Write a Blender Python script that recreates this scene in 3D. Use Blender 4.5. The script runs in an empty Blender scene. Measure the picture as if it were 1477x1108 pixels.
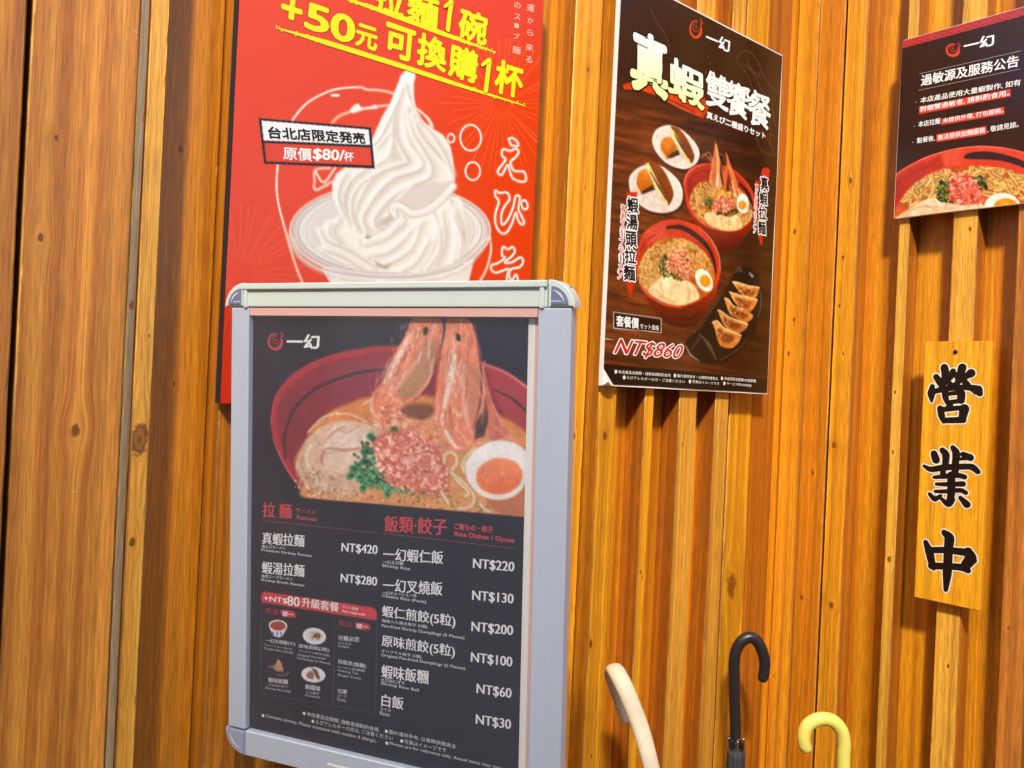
import bpy, bmesh, math, random
import numpy as np
from mathutils import Vector, Matrix
random.seed(7)
rng = np.random.default_rng(11)
SC = bpy.context.scene
COL = SC.collection

# ------------------------------------------------------------------ camera
YAW, PITCH, ROLL = 0.7028, 0.0042, 0.0463
CPOS = np.array([-2.0171, -1.2381, 1.5])
FPX, CX, CY = 1221.2, 738.5, 554.0            # focal length and centre, in photo pixels (1477 wide)
_f = np.array([math.sin(YAW)*math.cos(PITCH), math.cos(YAW)*math.cos(PITCH), math.sin(PITCH)])
_r = np.array([math.cos(YAW), -math.sin(YAW), 0.0])
_u = np.cross(_r, _f)
RT = math.cos(ROLL)*_r + math.sin(ROLL)*_u
UP = -math.sin(ROLL)*_r + math.cos(ROLL)*_u
FW = _f
cam = bpy.data.cameras.new('camera')
cam.sensor_fit = 'HORIZONTAL'; cam.sensor_width = 36.0
cam.lens = FPX/1477*36.0
cam.clip_start = 0.02; cam.clip_end = 500
camo = bpy.data.objects.new('camera', cam); COL.objects.link(camo)
camo.matrix_world = Matrix(((RT[0], UP[0], -FW[0], CPOS[0]), (RT[1], UP[1], -FW[1], CPOS[1]),
                            (RT[2], UP[2], -FW[2], CPOS[2]), (0, 0, 0, 1)))
SC.camera = camo

# ------------------------------------------------------------------ light
SUN_TRAVEL = Vector((0.95, 0.88, -1.28)).normalized()      # the way the light travels
to_sun = -SUN_TRAVEL
sun_el = math.asin(to_sun.z)
world = bpy.data.worlds.new('World'); SC.world = world
world.use_nodes = True
nt = world.node_tree
bg = nt.nodes['Background']
sky = nt.nodes.new('ShaderNodeTexSky'); sky.sky_type = 'NISHITA'; sky.sun_disc = False
sky.sun_elevation = sun_el
sky.sun_rotation = math.atan2(to_sun.x, to_sun.y)
sky.dust_density = 3.0; sky.ozone_density = 0.6
nt.links.new(sky.outputs[0], bg.inputs[0]); bg.inputs[1].default_value = 0.125
sl = bpy.data.lights.new('sun', 'SUN'); sl.energy = 2.8; sl.angle = math.radians(5.0); sl.color = (1.0, 0.95, 0.87)
so = bpy.data.objects.new('sun', sl); COL.objects.link(so)
so.rotation_euler = SUN_TRAVEL.to_track_quat('-Z', 'Y').to_euler()
SC.view_settings.view_transform = 'Standard'; SC.view_settings.look = 'None'
SC.view_settings.gamma = 1; SC.view_settings.exposure = 0.97
SC.view_settings.use_curve_mapping = False

# ------------------------------------------------------------------ helpers
def ray(px, py):
    return RT*((px-CX)/FPX) - UP*((py-CY)/FPX) + FW
def at(px, py, depth):
    return Vector(CPOS + ray(px, py)*depth)
def onB(px, py, y):
    d = ray(px, py); return CPOS + d*((y-CPOS[1])/d[1])
def onC(px, py, x):
    d = ray(px, py); return CPOS + d*((x-CPOS[0])/d[0])
def lin(c):
    c = np.asarray(c, float)/255.0
    return np.where(c <= 0.04045, c/12.92, ((c+0.055)/1.055)**2.4)
def link(name, me, mats=None, parent=None):
    o = bpy.data.objects.new(name, me); COL.objects.link(o)
    for m in (mats if isinstance(mats, (list, tuple)) else [mats] if mats else []):
        me.materials.append(m)
    if parent: o.parent = parent
    return o
def thing(name, label, cat, loc=(0, 0, 0), group=None):
    o = bpy.data.objects.new(name, None); COL.objects.link(o); o.location = loc
    o.empty_display_size = 0.05
    o['label'] = label; o['category'] = cat
    if group: o['group'] = group
    return o
def new_mat(name):
    m = bpy.data.materials.new(name); m.use_nodes = True
    return m, m.node_tree, m.node_tree.nodes['Principled BSDF']
def plain(name, srgb, rough=0.5, metal=0.0, spec=0.5, bump=0.0, bscale=200, vary=0.06, coat=0.0):
    m, t, b = new_mat(name)
    c = lin(srgb)
    n = t.nodes.new('ShaderNodeTexNoise'); n.inputs['Detail'].default_value = 4
    tc = t.nodes.new('ShaderNodeTexCoord'); mp = t.nodes.new('ShaderNodeMapping'); t.links.new(tc.outputs['Object'], mp.inputs[0]); t.links.new(mp.outputs[0], n.inputs['Vector'])
    mp.inputs['Scale'].default_value = bscale if isinstance(bscale, tuple) else (bscale,)*3; n.inputs['Scale'].default_value = 1.0
    mx = t.nodes.new('ShaderNodeMix'); mx.data_type = 'RGBA'
    mx.inputs[6].default_value = (*(c*(1-vary)), 1); mx.inputs[7].default_value = (*np.minimum(c*(1+vary), 0.95), 1)
    t.links.new(n.outputs[0], mx.inputs[0]); t.links.new(mx.outputs[2], b.inputs['Base Color'])
    b.inputs['Roughness'].default_value = rough; b.inputs['Metallic'].default_value = metal
    b.inputs['Specular IOR Level'].default_value = spec; b.inputs['Coat Weight'].default_value = coat
    if bump:
        bp = t.nodes.new('ShaderNodeBump'); bp.inputs['Strength'].default_value = bump; bp.inputs['Distance'].default_value = 0.001
        t.links.new(n.outputs[0], bp.inputs['Height']); t.links.new(bp.outputs[0], b.inputs['Normal'])
    return m
def print_mat(name, rough=0.35, spec=0.45):
    m, t, b = new_mat(name)
    a = t.nodes.new('ShaderNodeVertexColor'); a.layer_name = 'Col'
    t.links.new(a.outputs[0], b.inputs['Base Color'])
    tc = t.nodes.new('ShaderNodeTexCoord')
    n = t.nodes.new('ShaderNodeTexNoise'); n.inputs['Scale'].default_value = 9; n.inputs['Detail'].default_value = 2
    t.links.new(tc.outputs['Object'], n.inputs['Vector'])
    bp = t.nodes.new('ShaderNodeBump'); bp.inputs['Strength'].default_value = 0.25; bp.inputs['Distance'].default_value = 0.004
    t.links.new(n.outputs[0], bp.inputs['Height']); t.links.new(bp.outputs[0], b.inputs['Normal'])
    b.inputs['Roughness'].default_value = rough; b.inputs['Specular IOR Level'].default_value = spec
    return m

# ------------------------------------------------------------------ wood
def wood(name, light, dark, seed=0, knots=(), ring=0.55, rings=95, rough=0.36, worn=0.0, fade=0.0, soot=0.0, scratch=0.0):
    """vertical softwood board; object space: x+y across, z along the grain; knots = (across, z, radius)"""
    m, t, b = new_mat(name)
    N, L = t.nodes.new, t.links.new
    def math_(op, a, c=None, d=None):
        n = N('ShaderNodeMath'); n.operation = op
        for i, v in enumerate((a, c, d)):
            if v is None: continue
            if isinstance(v, (int, float)): n.inputs[i].default_value = v
            else: L(v, n.inputs[i])
        return n.outputs[0]
    tc = N('ShaderNodeTexCoord'); sp = N('ShaderNodeSeparateXYZ'); L(tc.outputs['Object'], sp.inputs[0])
    u = math_('ADD', sp.outputs[0], math_('MULTIPLY', sp.outputs[1], 0.83)); z = sp.outputs[2]
    warp, knotmask, knotring = None, None, None
    nk = N('ShaderNodeTexNoise'); nk.inputs['Scale'].default_value = 130.0; nk.inputs['Detail'].default_value = 3; L(tc.outputs['Object'], nk.inputs['Vector'])
    for (ku, kz, kr) in knots:
        du = math_('SUBTRACT', u, ku); dz = math_('MULTIPLY', math_('SUBTRACT', z, kz), 0.55)
        d2 = math_('ADD', math_('MULTIPLY', du, du), math_('MULTIPLY', dz, dz))
        g = math_('POWER', 2.718, math_('MULTIPLY', d2, -1.0/(2.0*(2.3*kr)**2)))
        w = math_('MULTIPLY', du, math_('MULTIPLY', g, -0.85))
        warp = w if warp is None else math_('ADD', warp, w)
        d = math_('MULTIPLY', math_('SQRT', d2), math_('MULTIPLY_ADD', nk.outputs[0], 1.5, 0.25))
        k = math_('SMOOTHSTEP', d, kr*1.05, kr*0.7) if False else math_('SUBTRACT', 1.0, math_('DIVIDE', d, kr))
        k = math_('MINIMUM', math_('MAXIMUM', math_('MULTIPLY', k, 3.0), 0.0), 1.0)
        knotmask = k if knotmask is None else math_('MAXIMUM', knotmask, k)
        rr = math_('MULTIPLY', k, math_('MULTIPLY_ADD', math_('SINE', math_('MULTIPLY', d, 900.0)), 0.3, 0.7))
        knotring = rr if knotring is None else math_('MAXIMUM', knotring, rr)
    uw = u if warp is None else math_('ADD', u, warp)
    # slow wander of the grain
    cv = N('ShaderNodeCombineXYZ'); L(math_('MULTIPLY_ADD', u, 5.0, seed*3.17), cv.inputs[0]); L(math_('MULTIPLY_ADD', z, 0.9, seed*1.3), cv.inputs[2])
    n1 = N('ShaderNodeTexNoise'); n1.inputs['Scale'].default_value = 1.0; n1.inputs['Detail'].default_value = 2; L(cv.outputs[0], n1.inputs['Vector'])
    ug = math_('MULTIPLY_ADD', n1.outputs[0], 0.024, uw)
    # growth rings: uneven bands across
    c2 = N('ShaderNodeCombineXYZ'); L(math_('MULTIPLY_ADD', ug, rings, seed*7.7), c2.inputs[0]); L(math_('MULTIPLY', z, 0.28), c2.inputs[2])
    n2 = N('ShaderNodeTexNoise'); n2.inputs['Scale'].default_value = 1.0; n2.inputs['Detail'].default_value = 3; n2.inputs['Roughness'].default_value = 0.6
    L(c2.outputs[0], n2.inputs['Vector'])
    r1 = N('ShaderNodeMapRange'); r1.inputs[1].default_value = 0.40; r1.inputs[2].default_value = 0.60; L(n2.outputs[0], r1.inputs[0])
    # fine fibres
    c3 = N('ShaderNodeCombineXYZ'); L(math_('MULTIPLY_ADD', ug, 420.0, seed), c3.inputs[0]); L(math_('MULTIPLY', z, 20.0), c3.inputs[2])
    n3 = N('ShaderNodeTexNoise'); n3.inputs['Scale'].default_value = 1.0; n3.inputs['Detail'].default_value = 5; L(c3.outputs[0], n3.inputs['Vector'])
    # broad blotches of stain
    c4 = N('ShaderNodeCombineXYZ'); L(math_('MULTIPLY_ADD', u, 9.0, seed*5.1), c4.inputs[0]); L(math_('MULTIPLY', z, 2.2), c4.inputs[2])
    n4 = N('ShaderNodeTexNoise'); n4.inputs['Scale'].default_value = 1.0; n4.inputs['Detail'].default_value = 4; L(c4.outputs[0], n4.inputs['Vector'])
    sh_ = np.random.default_rng(seed*13+1); kk = sh_.uniform(.86, 1.12)*np.array([1, sh_.uniform(.92, 1.06), 1])
    lc, dc = lin(light)*kk, lin(dark)*kk
    def mix(fac, A, B, blend='MIX'):
        n = N('ShaderNodeMix'); n.data_type = 'RGBA'; n.blend_type = blend
        if isinstance(fac, (int, float)): n.inputs[0].default_value = fac
        else: L(fac, n.inputs[0])
        for i, v in ((6, A), (7, B)):
            if isinstance(v, tuple): n.inputs[i].default_value = v
            else: L(v, n.inputs[i])
        return n.outputs[2]
    c = mix(math_('MULTIPLY', r1.outputs[0], ring), (*lc, 1), (*dc, 1))
    c7 = N('ShaderNodeCombineXYZ'); L(math_('MULTIPLY_ADD', ug, 42.0, seed*4.4), c7.inputs[0]); L(math_('MULTIPLY', z, 0.8), c7.inputs[2])
    n7 = N('ShaderNodeTexNoise'); n7.inputs['Scale'].default_value = 1.0; n7.inputs['Detail'].default_value = 2; L(c7.outputs[0], n7.inputs['Vector'])
    r7 = N('ShaderNodeMapRange'); r7.inputs[1].default_value = 0.35; r7.inputs[2].default_value = 0.65; r7.inputs[3].default_value = 0.74; r7.inputs[4].default_value = 1.16; L(n7.outputs[0], r7.inputs[0])
    c = mix(1.0, c, r7.outputs[0], 'MULTIPLY')
    if scratch:   # a few pale scuffs running across the grain
        c8 = N('ShaderNodeCombineXYZ'); L(math_('ADD', math_('MULTIPLY_ADD', u, 22.0, seed), math_('MULTIPLY', z, 3.0)), c8.inputs[0]); L(math_('MULTIPLY_ADD', z, 210.0, math_('MULTIPLY', u, 35.0)), c8.inputs[2])
        n8 = N('ShaderNodeTexNoise'); n8.inputs['Scale'].default_value = 1.0; n8.inputs['Detail'].default_value = 1; L(c8.outputs[0], n8.inputs['Vector'])
        s8 = N('ShaderNodeMapRange'); s8.inputs[1].default_value = 0.765; s8.inputs[2].default_value = 0.79; L(n8.outputs[0], s8.inputs[0])
        c = mix(math_('MULTIPLY', s8.outputs[0], scratch), c, (*lin((245, 205, 150)), 1))
    r4 = N('ShaderNodeMapRange'); r4.inputs[1].default_value = 0.42; r4.inputs[2].default_value = 0.75; L(n4.outputs[0], r4.inputs[0])
    c = mix(math_('MULTIPLY', r4.outputs[0], 0.30), c, (*(lc*0.35+dc*0.5), 1))
    r3 = N('ShaderNodeMapRange'); r3.inputs[1].default_value = 0.3; r3.inputs[2].default_value = 0.7; r3.inputs[3].default_value = 0.66; r3.inputs[4].default_value = 1.20
    L(n3.outputs[0], r3.inputs[0])
    c = mix(1.0, c, r3.outputs[0], 'MULTIPLY')
    # thin dark latewood lines and pores
    c9 = N('ShaderNodeCombineXYZ'); L(math_('MULTIPLY_ADD', ug, rings*3.1, seed*2.7), c9.inputs[0]); L(math_('MULTIPLY', z, 0.5), c9.inputs[2])
    n9 = N('ShaderNodeTexNoise'); n9.inputs['Scale'].default_value = 1.0; n9.inputs['Detail'].default_value = 1; L(c9.outputs[0], n9.inputs['Vector'])
    s9 = N('ShaderNodeMapRange'); s9.inputs[1].default_value = 0.57; s9.inputs[2].default_value = 0.64; L(n9.outputs[0], s9.inputs[0])
    c = mix(math_('MULTIPLY', s9.outputs[0], 0.32), c, (*(dc*0.62), 1))
    cA = N('ShaderNodeCombineXYZ'); L(math_('MULTIPLY_ADD', u, 900.0, seed), cA.inputs[0]); L(math_('MULTIPLY', z, 110.0), cA.inputs[2])
    nA = N('ShaderNodeTexNoise'); nA.inputs['Scale'].default_value = 1.0; nA.inputs['Detail'].default_value = 1; L(cA.outputs[0], nA.inputs['Vector'])
    sA = N('ShaderNodeMapRange'); sA.inputs[1].default_value = 0.64; sA.inputs[2].default_value = 0.74; L(nA.outputs[0], sA.inputs[0])
    c = mix(math_('MULTIPLY', sA.outputs[0], 0.35), c, (*(dc*0.4), 1))
    # small pale nicks and dark specks
    c5 = N('ShaderNodeCombineXYZ'); L(math_('MULTIPLY_ADD', u, 260.0, seed*2.0), c5.inputs[0]); L(math_('MULTIPLY', z, 70.0), c5.inputs[2])
    n5 = N('ShaderNodeTexNoise'); n5.inputs['Scale'].default_value = 1.0; n5.inputs['Detail'].default_value = 2; L(c5.outputs[0], n5.inputs['Vector'])
    sp1 = N('ShaderNodeMapRange'); sp1.inputs[1].default_value = 0.73; sp1.inputs[2].default_value = 0.78; L(n5.outputs[0], sp1.inputs[0])
    c = mix(math_('MULTIPLY', sp1.outputs[0], 0.6), c, (*lin((95, 50, 15)), 1))
    sp2 = N('ShaderNodeMapRange'); sp2.inputs[1].default_value = 0.26-0.1*(1-worn); sp2.inputs[2].default_value = 0.22-0.1*(1-worn); L(n5.outputs[0], sp2.inputs[0])
    c = mix(math_('MULTIPLY', sp2.outputs[0], 0.7), c, (*lin((250, 215, 150)), 1))
    if soot:      # ground-in dirt, ragged, all along the board
        c6 = N('ShaderNodeCombineXYZ'); L(math_('MULTIPLY_ADD', u, 60.0, seed), c6.inputs[0]); L(math_('MULTIPLY', z, 7.0), c6.inputs[2])
        n6 = N('ShaderNodeTexNoise'); n6.inputs['Scale'].default_value = 1.0; n6.inputs['Detail'].default_value = 6; n6.inputs['Roughness'].default_value = 0.7; L(c6.outputs[0], n6.inputs['Vector'])
        s6 = N('ShaderNodeMapRange'); s6.inputs[1].default_value = 0.45; s6.inputs[2].default_value = 0.7; L(n6.outputs[0], s6.inputs[0])
        c = mix(math_('MULTIPLY', s6.outputs[0], soot), c, (*lin((110, 75, 45)), 1))
    if knotmask is not None:
        c = mix(math_('MULTIPLY', knotmask, 0.68), c, (*lin((150, 82, 18)), 1))
        c = mix(math_('MULTIPLY', knotring, 0.68), c, (*lin((78, 34, 8)), 1))
    L(c, b.inputs['Base Color'])
    rm = math_('MULTIPLY_ADD', n3.outputs[0], 0.2, rough-0.08)
    L(rm, b.inputs['Roughness']); b.inputs['Specular IOR Level'].default_value = 0.5; b.inputs['Coat Weight'].default_value = 0.25; b.inputs['Coat Roughness'].default_value = 0.3
    bp = N('ShaderNodeBump'); bp.inputs['Strength'].default_value = 0.55; bp.inputs['Distance'].default_value = 0.0014
    L(math_('ADD', math_('MULTIPLY', n3.outputs[0], 0.6), math_('MULTIPLY', r1.outputs[0], 0.5)), bp.inputs['Height'])
    L(bp.outputs[0], b.inputs['Normal'])
    return m

HONEY = ((240, 166, 36), (204, 118, 14))
AMBER = ((232, 150, 26), (190, 102, 10))
TAWNY = ((214, 132, 28), (166, 88, 12))
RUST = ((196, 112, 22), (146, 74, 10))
TAN = ((230, 148, 56), (186, 100, 28))
PALE = ((242, 178, 68), (206, 128, 28))
GREY = ((168, 140, 110), (128, 96, 70))
WORN_EDGE = wood('worn_edge', (236, 176, 84), (150, 84, 22), 91, ring=0.9, worn=1.0, soot=.9)

def board(name, parent, a0, a1, depth, wallaxis, tone, side_tone, seed, z0=0.0, z1=2.75, knots=(), back=0.0, edge=0.0016, **kw):
    """one upright board of the wall: front face, two worn arrises, two flanks; local x runs across the wall,
    local -y is out of the wall.  a0<a1 are metres along the wall, depth is how far it stands out."""
    nz = 240
    r_ = np.random.default_rng(seed+5)
    w = a1-a0
    e = edge
    base = [(0, -back), (0, -(depth-e)), (e, -depth), (w-e, -depth), (w, -(depth-e)), (w, -back)]
    zs = np.linspace(z0, z1, nz+1)
    def wob(n, amp):
        x = r_.normal(0, 1, n); x = (x + np.roll(x, 1)*0.7 + np.roll(x, 2)*0.4)/1.4
        return x*amp
    jl, jr = wob(nz+1, 0.00012), wob(nz+1, 0.00012)
    el, er = np.abs(wob(nz+1, 0.0003))+(r_.random(nz+1) > .95)*r_.uniform(0, .0025, nz+1), np.abs(wob(nz+1, 0.0003))+(r_.random(nz+1) > .95)*r_.uniform(0, .0025, nz+1)
    V, F, MI = [], [], []
    for i, z in enumerate(zs):
        for k, (x, y) in enumerate(base):
            if k in (0, 1): x += jl[i]
            if k in (4, 5): x += jr[i]
            if k == 2: x += jl[i] + el[i]
            if k == 3: x += jr[i] - er[i]
            V.append((x, y, z))
    m = len(base)
    for i in range(nz):
        for k in range(m-1):
            F.append((i*m+k, i*m+k+1, (i+1)*m+k+1, (i+1)*m+k))
            MI.append((1, 2, 0, 2, 1)[k])
    F.append(tuple(nz*m+k for k in range(m))); MI.append(0)
    me = bpy.data.meshes.new(name); me.from_pydata(V, [], F); me.polygons.foreach_set('material_index', MI); me.update()
    knots = list(knots)+[(a0+w*r_.uniform(.2, .8), r_.uniform(.75, 2.35), r_.uniform(.0016, .0042)) for _ in range(2 if w < .1 else 1)]
    kn = [((ka-a0) + 0.83*(-depth), kz, kr) for (ka, kz, kr) in knots]
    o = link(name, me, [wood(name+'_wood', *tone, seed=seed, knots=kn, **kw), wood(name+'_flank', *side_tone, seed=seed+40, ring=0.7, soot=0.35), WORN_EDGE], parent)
    if wallaxis == 'B': o.location = (a0, 0, 0)
    else:
        o.location = (0, -a0, 0); o.rotation_euler = (0, 0, -math.pi/2)
    return o

# ------------------------------------------------------------------ setting
gm = plain('ground_stone', (128, 120, 110), 0.75, bump=0.3, bscale=40, vary=0.2)
me = bpy.data.meshes.new('ground'); me.from_pydata([(-60, -60, 0), (60, -60, 0), (60, 60, 0), (-60, 60, 0)], [], [(0, 1, 2, 3)])
gr = link('ground', me, gm); gr['kind'] = 'structure'

def slab(name, parent, x0, x1, y0, y1, z0, z1, mat):
    V = [(x, y, z) for z in (z0, z1) for (x, y) in ((x0, y0), (x1, y0), (x1, y1), (x0, y1))]
    F = [(3, 2, 1, 0), (4, 5, 6, 7), (0, 1, 5, 4), (1, 2, 6, 5), (2, 3, 7, 6), (3, 0, 4, 7)]
    me = bpy.data.meshes.new(name); me.from_pydata(V, [], F); me.update()
    return link(name, me, mat, parent)

wallB = thing('timber_wall', 'long pine board wall behind the menu stand and the red poster, with upright battens', 'wall', (-1.6, 0, 0))
wallB.location = (0, 0, 0)
slab('backing_board', wallB, -3.4, 0.09, 0.0, 0.08, 0.0, 2.75, wood('backing_pine', *AMBER, seed=3, ring=0.75, rings=40))
#      a0,     a1,     depth, tone,  flank
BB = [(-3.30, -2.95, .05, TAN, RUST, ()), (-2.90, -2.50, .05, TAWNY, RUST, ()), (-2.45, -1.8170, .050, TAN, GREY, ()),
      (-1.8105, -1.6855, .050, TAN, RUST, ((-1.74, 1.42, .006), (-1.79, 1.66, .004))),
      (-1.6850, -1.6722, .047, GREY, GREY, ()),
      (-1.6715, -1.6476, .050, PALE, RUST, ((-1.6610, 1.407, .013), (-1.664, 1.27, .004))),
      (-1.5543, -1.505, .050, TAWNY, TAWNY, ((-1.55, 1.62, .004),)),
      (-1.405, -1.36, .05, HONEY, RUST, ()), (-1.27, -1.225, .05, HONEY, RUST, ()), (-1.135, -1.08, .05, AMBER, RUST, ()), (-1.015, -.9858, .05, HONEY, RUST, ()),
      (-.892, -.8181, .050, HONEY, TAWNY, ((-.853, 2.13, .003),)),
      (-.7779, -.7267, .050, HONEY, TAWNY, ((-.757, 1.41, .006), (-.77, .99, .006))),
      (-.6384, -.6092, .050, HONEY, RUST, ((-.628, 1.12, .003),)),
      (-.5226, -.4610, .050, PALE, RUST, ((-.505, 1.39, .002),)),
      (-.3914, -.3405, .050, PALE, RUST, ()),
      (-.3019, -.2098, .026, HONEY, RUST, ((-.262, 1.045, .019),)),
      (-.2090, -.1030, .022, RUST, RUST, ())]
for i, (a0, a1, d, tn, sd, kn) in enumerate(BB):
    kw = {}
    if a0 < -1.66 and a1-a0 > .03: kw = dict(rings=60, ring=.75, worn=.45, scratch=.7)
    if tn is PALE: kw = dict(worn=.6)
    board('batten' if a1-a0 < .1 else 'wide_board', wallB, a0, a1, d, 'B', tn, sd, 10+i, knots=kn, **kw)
# boards set in the recesses either side of the red poster
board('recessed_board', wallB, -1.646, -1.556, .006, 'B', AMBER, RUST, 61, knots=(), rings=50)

wallC = thing('timber_wall', 'short pine board wall on the right behind the hanging wooden plank sign', 'wall', (0, 0, 0))
slab('backing_board', wallC, 0.0, 0.08, -1.9, -0.001, 0.0, 2.75, wood('backing_pine_right', *AMBER, seed=8, ring=0.75, rings=40))
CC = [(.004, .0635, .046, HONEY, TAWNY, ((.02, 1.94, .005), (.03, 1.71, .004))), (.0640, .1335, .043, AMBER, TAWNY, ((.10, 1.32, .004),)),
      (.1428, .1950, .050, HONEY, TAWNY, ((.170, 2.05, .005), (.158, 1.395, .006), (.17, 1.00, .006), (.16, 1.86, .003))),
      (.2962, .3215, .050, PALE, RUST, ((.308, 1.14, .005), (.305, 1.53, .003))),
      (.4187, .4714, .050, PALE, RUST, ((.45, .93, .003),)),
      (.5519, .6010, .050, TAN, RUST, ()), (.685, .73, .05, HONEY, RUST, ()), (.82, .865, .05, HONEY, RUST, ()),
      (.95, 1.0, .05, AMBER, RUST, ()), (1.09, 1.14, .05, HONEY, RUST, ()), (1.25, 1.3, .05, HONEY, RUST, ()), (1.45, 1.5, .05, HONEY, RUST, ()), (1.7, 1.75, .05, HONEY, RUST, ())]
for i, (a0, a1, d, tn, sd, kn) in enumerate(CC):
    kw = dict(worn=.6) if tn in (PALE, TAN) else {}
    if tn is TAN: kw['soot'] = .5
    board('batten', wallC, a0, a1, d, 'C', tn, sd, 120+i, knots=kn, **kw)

# block added out of view; its roofline dims the sun on the lower walls
SUNH = math.hypot(SUN_TRAVEL.x, SUN_TRAVEL.y)
BH = Vector((-SUN_TRAVEL.x/SUNH, -SUN_TRAVEL.y/SUNH, 0)); BS = Vector((-BH.y, BH.x, 0))
BD, ZMID = 15.0, 0.95
bc = Vector((-.8, -.4, 0)) + BH*BD; btop = ZMID + BD*(-SUN_TRAVEL.z/SUNH)
bld = thing('added_shade_block', 'plain grey block added outside the picture to shade the lower walls', 'added_shade_block', (bc.x, bc.y, 0))
def bbox_part(name, s0, s1, d0, d1, z0, z1, mat, parent=None):
    V = [bc*0 + BS*s + BH*d + Vector((0, 0, z)) for z in (z0, z1) for (s, d) in ((s0, d0), (s1, d0), (s1, d1), (s0, d1))]
    F = [(3, 2, 1, 0), (4, 5, 6, 7), (0, 1, 5, 4), (1, 2, 6, 5), (2, 3, 7, 6), (3, 0, 4, 7)]
    me = bpy.data.meshes.new(name); me.from_pydata(V, [], F); me.update(); return link(name, me, mat, parent or bld)
bbox_part('wall', -14, 14, 0, 9, 0, btop, plain('render_wall', (172, 164, 152), .85, vary=.1, bscale=3))
GLS = plain('dark_glass', (40, 46, 54), .1)
for fl_ in range(4):
    for k in range(8): bbox_part('window', -12.6+k*3.3, -10.9+k*3.3, -.06, -.01, 1.3+fl_*3.3, 2.9+fl_*3.3, GLS)

# ------------------------------------------------------------------ printed sheets: a flat print painted as vertex colours
class Sheet:
    """a flat rectangle: O top-left corner, U along the width, V down, N out of the face; sizes in metres"""
    warp = 0.0
    def __init__(s, O, U, V, w, h):
        s.O, s.U, s.V = np.array(O, float), np.array(U, float), np.array(V, float)
        s.U /= np.linalg.norm(s.U); s.V -= s.U*(s.V@s.U); s.V /= np.linalg.norm(s.V)
        s.N = -np.cross(s.U, s.V); s.w, s.h = w, h
        if s.N@(CPOS-s.O) < 0: s.N = -s.N
    def uv(s, px, py):
        d = ray(px, py); t = ((s.O-CPOS)@s.N)/(d@s.N); p = CPOS+d*t-s.O
        return p@s.U, p@s.V
    def lay(s, u, v):                    # sheet metres -> layout units (photo pixels)
        P = s.O + np.multiply.outer(u, s.U) + np.multiply.outer(v, s.V) - CPOS
        zz = P@FW
        return CX+FPX*(P@RT)/zz, CY-FPX*(P@UP)/zz
    def wv(s, u, v):
        if not s.warp: return u*0
        return s.warp*(.5+.5*np.sin(u*13+2*np.sin(v*7)+1.1)*np.cos(v*9+1.7*np.sin(u*6)))
    def P(s, u, v, n=0.0):
        n = n + s.wv(u, v)
        return s.O + s.U*u + s.V*v + s.N*n
    def frame(s):                        # matrix: local x=U, y=-V, z=N, origin O
        return Matrix(((s.U[0], -s.V[0], s.N[0], s.O[0]), (s.U[1], -s.V[1], s.N[1], s.O[1]), (s.U[2], -s.V[2], s.N[2], s.O[2]), (0, 0, 0, 1)))

_perm = rng.random((256, 256))
def vnoise(x, y, sc, seed=0):
    x = x/sc+seed*17.3; y = y/sc+seed*9.1
    xi, yi = np.floor(x).astype(int), np.floor(y).astype(int); fx, fy = x-xi, y-yi
    fx, fy = fx*fx*(3-2*fx), fy*fy*(3-2*fy)
    g = lambda a, b: _perm[a % 256, b % 256]
    return (g(xi, yi)*(1-fx)+g(xi+1, yi)*fx)*(1-fy) + (g(xi, yi+1)*(1-fx)+g(xi+1, yi+1)*fx)*fy
def fbm(x, y, sc, seed=0, o=4):
    t, a = 0, 0.5
    for i in range(o): t = t+a*vnoise(x, y, sc/2**i, seed+i*3); a *= .5
    return t/(1-.5**o)
def spline(pts, n=10, closed=False):
    p = [np.array(q, float) for q in pts]
    if len(p) < 3 and not closed: return np.array(p)
    q = [p[-1]]+p+[p[0], p[1]] if closed else [2*p[0]-p[1]]+p+[2*p[-1]-p[-2]]
    out = []
    for i in range(len(q)-3):
        a, b, c, d = q[i:i+4]
        for t in np.linspace(0, 1, n, endpoint=False):
            out.append(.5*((2*b)+(-a+c)*t+(2*a-5*b+4*c-d)*t*t+(-a+3*b-3*c+d)*t**3))
    if not closed: out.append(p[-1])
    return np.array(out)

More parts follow.
